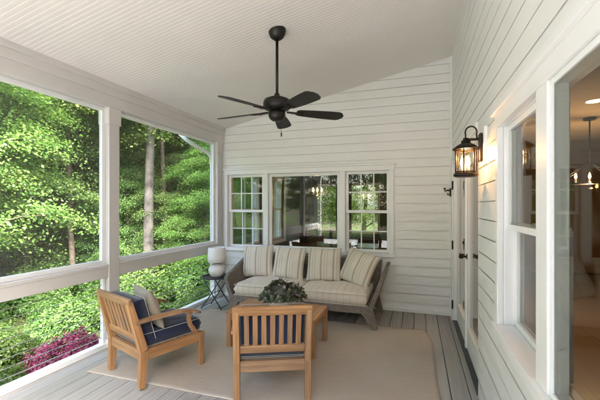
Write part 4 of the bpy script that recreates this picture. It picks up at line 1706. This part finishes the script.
def make_trunk(h, r, seed, limbs, mat, lo_t=.22, lean=(0, 0)):
    rnd = random.Random(seed)
    mb = MB()
    pts, rad = [], []
    n_ = 14
    for i in range(n_ + 1):
        t = i / n_
        pts.append(Vector((lean[0] * t * h + .12 * math.sin(t * 5 + seed), lean[1] * t * h + .10 * math.sin(t * 4 + 2 * seed), -.3 + (h + .3) * t)))
        rad.append(max(.012, r * (1 - .85 * t) * (1.5 - .5 * min(1, t * 8))))
    mb.tube(pts, rad, 10)
    tips = []
    for k in range(limbs):
        t = lo_t + (.94 - lo_t) * (k + .5) / limbs
        i = min(n_ - 1, int(t * n_))
        p = pts[i]
        a = k * 2.4 + rnd.uniform(-.5, .5)
        ln = (1.05 - t) * h * .34 + .5
        d = Vector((math.cos(a), math.sin(a), rnd.uniform(.15, .6)))
        q = [p, p + d * ln * .35, p + d * ln * .7 + Vector((0, 0, .04 * ln)), p + d * ln]
        mb.tube(q, [rad[i] * .36, rad[i] * .26, rad[i] * .16, .006], 6)
        for s in (.45, .7, .9):
            b = p + d * ln * s
            e = b + Vector((rnd.uniform(-1, 1), rnd.uniform(-1, 1), rnd.uniform(-.1, .5))) * ln * .32
            mb.tube([b, e], [rad[i] * .16, .005], 5)
            tips.append(e)
        tips.append(q[-1])
    return mb, tips


def crown_points(seed, z0, z1, rad, clumps, per, cr, tips, leaf, bottom_full=False):
    rng = np.random.default_rng(seed)
    cs = [np.array(t) for t in tips if t.z > z0 * .8]
    while len(cs) < clumps:
        t = rng.uniform(0, 1)
        prof = (math.sin(math.pi * min(1, t * .86 + .14)) ** .7)
        if bottom_full:
            prof = max(prof, .75 * (1 - t))
        rr_ = rad * prof * rng.uniform(.25, 1.0) ** .45
        a = rng.uniform(0, 2 * math.pi)
        rr_ *= 1 + .28 * math.sin(3 * a + seed + t * 4) * math.cos(2 * a - seed)
        cs.append(np.array([rr_ * math.cos(a), rr_ * math.sin(a), z0 + (z1 - z0) * t]))
    P_, N_ = [], []
    for c_ in cs:
        m = int(per * rng.uniform(.5, 1.4))
        k_ = cr * rng.uniform(.6, 1.4)
        out = np.array([c_[0], c_[1], 0.0])
        out /= (np.linalg.norm(out) + 1e-6)
        d = rng.normal(size=(m, 3)) * np.array([.5, .5, .17]) * k_
        # sprays droop away from the trunk
        d[:, 2] -= .25 * (d @ out) + .12 * (d[:, 0] ** 2 + d[:, 1] ** 2) / k_
        P_.append(c_ + d)
        nn = np.array([0, 0, 1.0]) + out * .55 + rng.normal(scale=.6, size=(m, 3))
        N_.append(nn)
    P_ = np.concatenate(P_)
    N_ = np.concatenate(N_)
    return P_, N_, rng.uniform(.7, 1.3, len(P_)) * leaf, rng


def make_tree(name, h, r, z0, rad, clumps, per, cr, leaf, seed, bark, lm, limbs=14, lean=(0, 0), full=False, lo_t=.22):
    t = empty(name)
    mb, tips = make_trunk(h * .93, r, seed, limbs, bark, lo_t=lo_t, lean=lean)
    mb.build('trunk', bark, t)
    P_, N_, S_, rng = crown_points(seed, z0, h, rad, clumps, per, cr, tips, leaf, full)
    if lean[0] or lean[1]:
        P_[:, 0] += lean[0] * P_[:, 2] * .9
        P_[:, 1] += lean[1] * P_[:, 2] * .9
    leaf_cloud('crown', P_, N_, S_, lm, t, .72, rng)
    return t


def put(o, x, y, s=1.0, rz=0.0, dz=0.0):
    o.location = (x, y, ground_z(x, y) + dz)
    o.scale = (s, s, s)
    o.rotation_euler = (0, 0, R(rz))
    return o


def polar(ang, d):
    """angle in degrees left of +Y as seen from the porch"""
    return -math.sin(R(ang)) * d, math.cos(R(ang)) * d


protos = {
    'a': make_tree('maple_tree', 9.5, .13, 2.0, 3.0, 290, 470, .60, .055, 11, M['bark'], M['leaf'], 16),
    'b': make_tree('tulip_tree', 12.0, .17, 5.2, 2.6, 210, 300, .6, .07, 23, M['pale_bark'], M['leaf'], 16, lean=(.018, .0), lo_t=.52),
    'c': make_tree('beech_tree', 8.0, .10, 1.3, 2.6, 280, 330, .55, .062, 37, M['bark'], M['leaf_cool'], 16),
    'd': make_tree('oak_tree', 12.0, .20, 1.2, 3.8, 400, 260, .8, .095, 51, M['bark'], M['leaf_dark'], 18),
    'e': make_tree('slim_tree', 10.5, .085, 4.3, 2.0, 110, 280, .55, .066, 71, M['bark'], M['leaf'], 12, lean=(-.012, .01), lo_t=.5),
}
TREES = 'trees around the porch'
used = set()
plan = [
    # kind, angle, distance, scale, turn, label
    ('a', 66.5, 10.0, .95, 20, 'bright maple filling the left edge of the nearest porch opening'),
    ('c', 56.5, 13.2, 1.0, 140, 'cool green leafy tree left of the thin dark trunk'),
    ('e', 51.2, 12.0, 1.0, 0, 'slim tree with a thin dark trunk left of the middle post'),
    ('b', 41.6, 11.0, 1.0, 0, 'tall tree with a pale mottled trunk between middle post and corner post'),
    ('e', 39.8, 12.0, 1.05, 120, 'slim dark tree standing right behind the pale trunk'),
    ('e', 34.9, 14.0, 1.1, 220, 'slim dark tree close to the corner post'),
    ('c', 34.8, 15.5, .95, 60, 'bushy bright tree just left of the corner post'),
    ('a', 46.5, 14.5, .95, 250, 'bright leafy tree just right of the middle post'),
    ('a', 39.0, 17.0, 1.0, 130, 'bright leafy tree behind the pale trunk'),
    ('d', 58.8, 19.0, 1.0, 10, 'large oak behind the bright maple at the far left'),
    ('d', 50.8, 18.0, .95, 100, 'large oak hidden mostly behind the middle post'),
    ('d', 43.6, 20.5, 1.0, 190, 'large oak to the right of the middle post, behind the bright leafy one'),
    ('d', 36.5, 21.0, 1.0, 280, 'large oak behind the bushy tree near the corner post'),
    ('c', 44.8, 12.6, .52, 33, 'young leafy tree low to the left of the pale trunk'),
    ('c', 37.6, 12.4, .55, 210, 'young leafy tree low to the right of the pale trunk'),
    ('a', 33.2, 11.2, .5, 300, 'young bright tree low beside the corner post'),
    ('a', 53.6, 14.6, .6, 100, 'young bright tree on the bank behind the thin dark trunk'),
    ('d', 30.0, 17.5, 1.0, 30, 'large oak behind the corner post'),
]
more = []
for i, ang in enumerate(range(26, 76, 6)):
    more.append(('d', ang + (i % 3) * 1.3, 26 + (i * 5) % 6, 1.35, i * 77, 'tall dark oak in the rear row of the wood beyond the railing'))
for i, ang in enumerate(range(74, 215, 12)):
    more.append((('a', 'c', 'd')[i % 3], ang, (13.5 if ang < 100 else 15.0) + (i * 7) % 4, 1.0, i * 53, 'leafy tree of the wood standing outside the photographed view'))
for i, ang in enumerate((-2, 8, 17, 24)):
    more.append((('c', 'a')[i % 2], ang, 17.5 + i, 1.0, i * 53, 'leafy tree behind the rear wing of the house'))
for kind, ang, d, s, rz, lb in plan + more:
    p = protos[kind]
    o = p if kind not in used else copy_tree(p)
    used.add(kind)
    x_, y_ = polar(ang, d)
    put(o, x_, y_, s, rz)
    tag(o, lb, 'tree', TREES if (kind, ang, d, s, rz, lb) in plan else lb.split(' of ')[0] if False else TREES)


# shrubs
def make_shrub(name, rad, h, n_, leaf, seed, mat, aspect=.6):
    t = empty(name)
    rng = np.random.default_rng(seed)
    th1 = rng.uniform(0, 2 * np.pi, n_)
    c1 = rng.uniform(-.15, 1, n_)
    s1 = np.sqrt(1 - c1 ** 2)
    r1 = rng.uniform(.5, 1, n_) ** .5
    lump = 1 + .16 * np.sin(3 * th1 + seed) * np.cos(4 * c1) + .13 * np.sin(7 * th1 + 2 * seed + 5 * c1)
    pos_ = np.stack([r1 * lump * rad * s1 * np.cos(th1), r1 * lump * rad * s1 * np.sin(th1), .18 * h + .82 * h * r1 * lump * c1], 1)
    pos_[:, 2] = np.maximum(pos_[:, 2], .02)
    nr_ = np.stack([s1 * np.cos(th1), s1 * np.sin(th1), c1 + .5], 1) + rng.normal(scale=.55, size=(n_, 3))
    leaf_cloud('foliage', pos_, nr_, rng.uniform(.7, 1.3, n_) * leaf, mat, t, aspect, rng)
    mb_ = MB()
    rnd = random.Random(seed)
    for k in range(9):
        a = k * .7
        mb_.tube([(.03 * math.cos(a), .03 * math.sin(a), -.1), (rad * .35 * math.cos(a), rad * .35 * math.sin(a), h * .45), (rad * .6 * math.cos(a + .2), rad * .6 * math.sin(a + .2), h * .75)], [.018, .012, .004], 5)
    mb_.build('stem', M['bark'], t)
    return t


az = make_shrub('azalea', .66, .66, 9000, .042, 4, M['azalea'])
put(az, -5.35, 4.25)
az.scale = (.88, 1.05, .9)
tag(az, 'magenta flowering azalea on the ground just beyond the cable railing', 'shrub')
sh = {
    'f': make_shrub('leafy_shrub', .9, .95, 13000, .06, 8, M['leaf_cool']),
    'g': make_shrub('leafy_shrub', .75, .7, 11000, .05, 9, M['leaf_cool']),
    'h': make_shrub('leafy_shrub', 1.1, 1.4, 17000, .065, 10, M['leaf_dark']),
}
used = set()
splan = [
    ('g', -5.3, 3.05, .75, 'low pale green shrub nearest the railing, left of the azalea'),
    ('f', -6.7, 3.7, .8, 'fresh green shrub behind the azalea on its left'),
    ('g', -7.2, 5.7, 1.0, 'blue green shrub behind the azalea on its right'),
    ('f', -6.3, 6.6, 1.0, 'fresh green shrub beyond the middle post'),
    ('h', -7.5, 8.0, 1.0, 'dark green shrub at the foot of the pale trunk'),
    ('f', -5.9, 8.3, 1.1, 'fresh green shrub seen below the rail toward the corner post'),
    ('h', -6.2, 10.2, 1.1, 'dark green shrub low behind the side table'),
    ('g', -4.9, 7.3, .9, 'blue green shrub near the porch, below the second railing'),
    ('h', -10.4, 8.2, 1.0, 'dark green shrub up the bank left of the middle post'),
    ('f', -9.6, 6.6, 1.15, 'fresh green shrub on the bank left of the middle post'),
    ('f', -8.8, 9.9, 1.25, 'fresh green shrub on the bank right of the middle post'),
    ('g', -7.4, 11.6, 1.4, 'blue green shrub on the bank beside the corner post'),
    ('f', -5.0, 9.9, 1.1, 'fresh green shrub directly behind the corner post'),
]
for kind, x_, y_, s, lb in splan:
    o = sh[kind] if kind not in used else copy_tree(sh[kind])
    used.add(kind)
    put(o, x_, y_, s, (x_ * 77) % 360)
    tag(o, lb, 'shrub', 'shrubs beyond the railing')

# ground cover: low leaves nobody could count
rng = np.random.default_rng(77)
n_ = 130000
gx = -3.6 - 12.5 * rng.uniform(0, 1, n_) ** 1.3
gy = rng.uniform(-4, 14, n_)
dens = np.array([noise.noise(Vector((a * .55, b * .55, 4.2))) for a, b in zip(gx, gy)])
keep = dens > -.12 + rng.normal(scale=.12, size=n_)
gx, gy = gx[keep], gy[keep]
gz = np.array([ground_z(a, b) for a, b in zip(gx, gy)]) + rng.uniform(.01, .20, len(gx)) ** 1.2
nr = np.array([0, 0, 1.0]) + rng.normal(scale=.6, size=(len(gx), 3))
gc = leaf_cloud('ground_cover', np.stack([gx, gy, gz], 1), nr, rng.uniform(.035, .075, len(gx)), M['leaf_dark'], None, .55, rng)
tag(gc, kind='stuff')

# pale grey house beyond the trees
nh = empty('garden_shed', (*polar(48.6, 19.0), 0))
nh.location.z = ground_z(nh.location.x, nh.location.y) - .3
nh.rotation_euler = (0, 0, R(46))
tag(nh, 'pale grey shed glimpsed through the leaves behind the middle post', 'shed')
zt = 2.75 - nh.location.z
mb = MB()
mb.box(-2.1, 2.1, 0, 2.5, -1.0, zt)
mb.build('wall', M['grey_house'], nh)
mb = MB()
mb.hexa([(-2.3, -.25, zt), (2.3, -.25, zt), (2.3, 2.7, zt), (-2.3, 2.7, zt), (-2.3, -.25, zt + .08), (2.3, -.25, zt + .08), (2.3, 2.7, zt + .35), (-2.3, 2.7, zt + .35)])
mb.build('roof', M['roof'], nh)
mb = MB()
mb.box(-.45, .45, -.03, -.005, .1, 1.9)
mb.build('door', M['grey_house'], nh, bevel=.01)
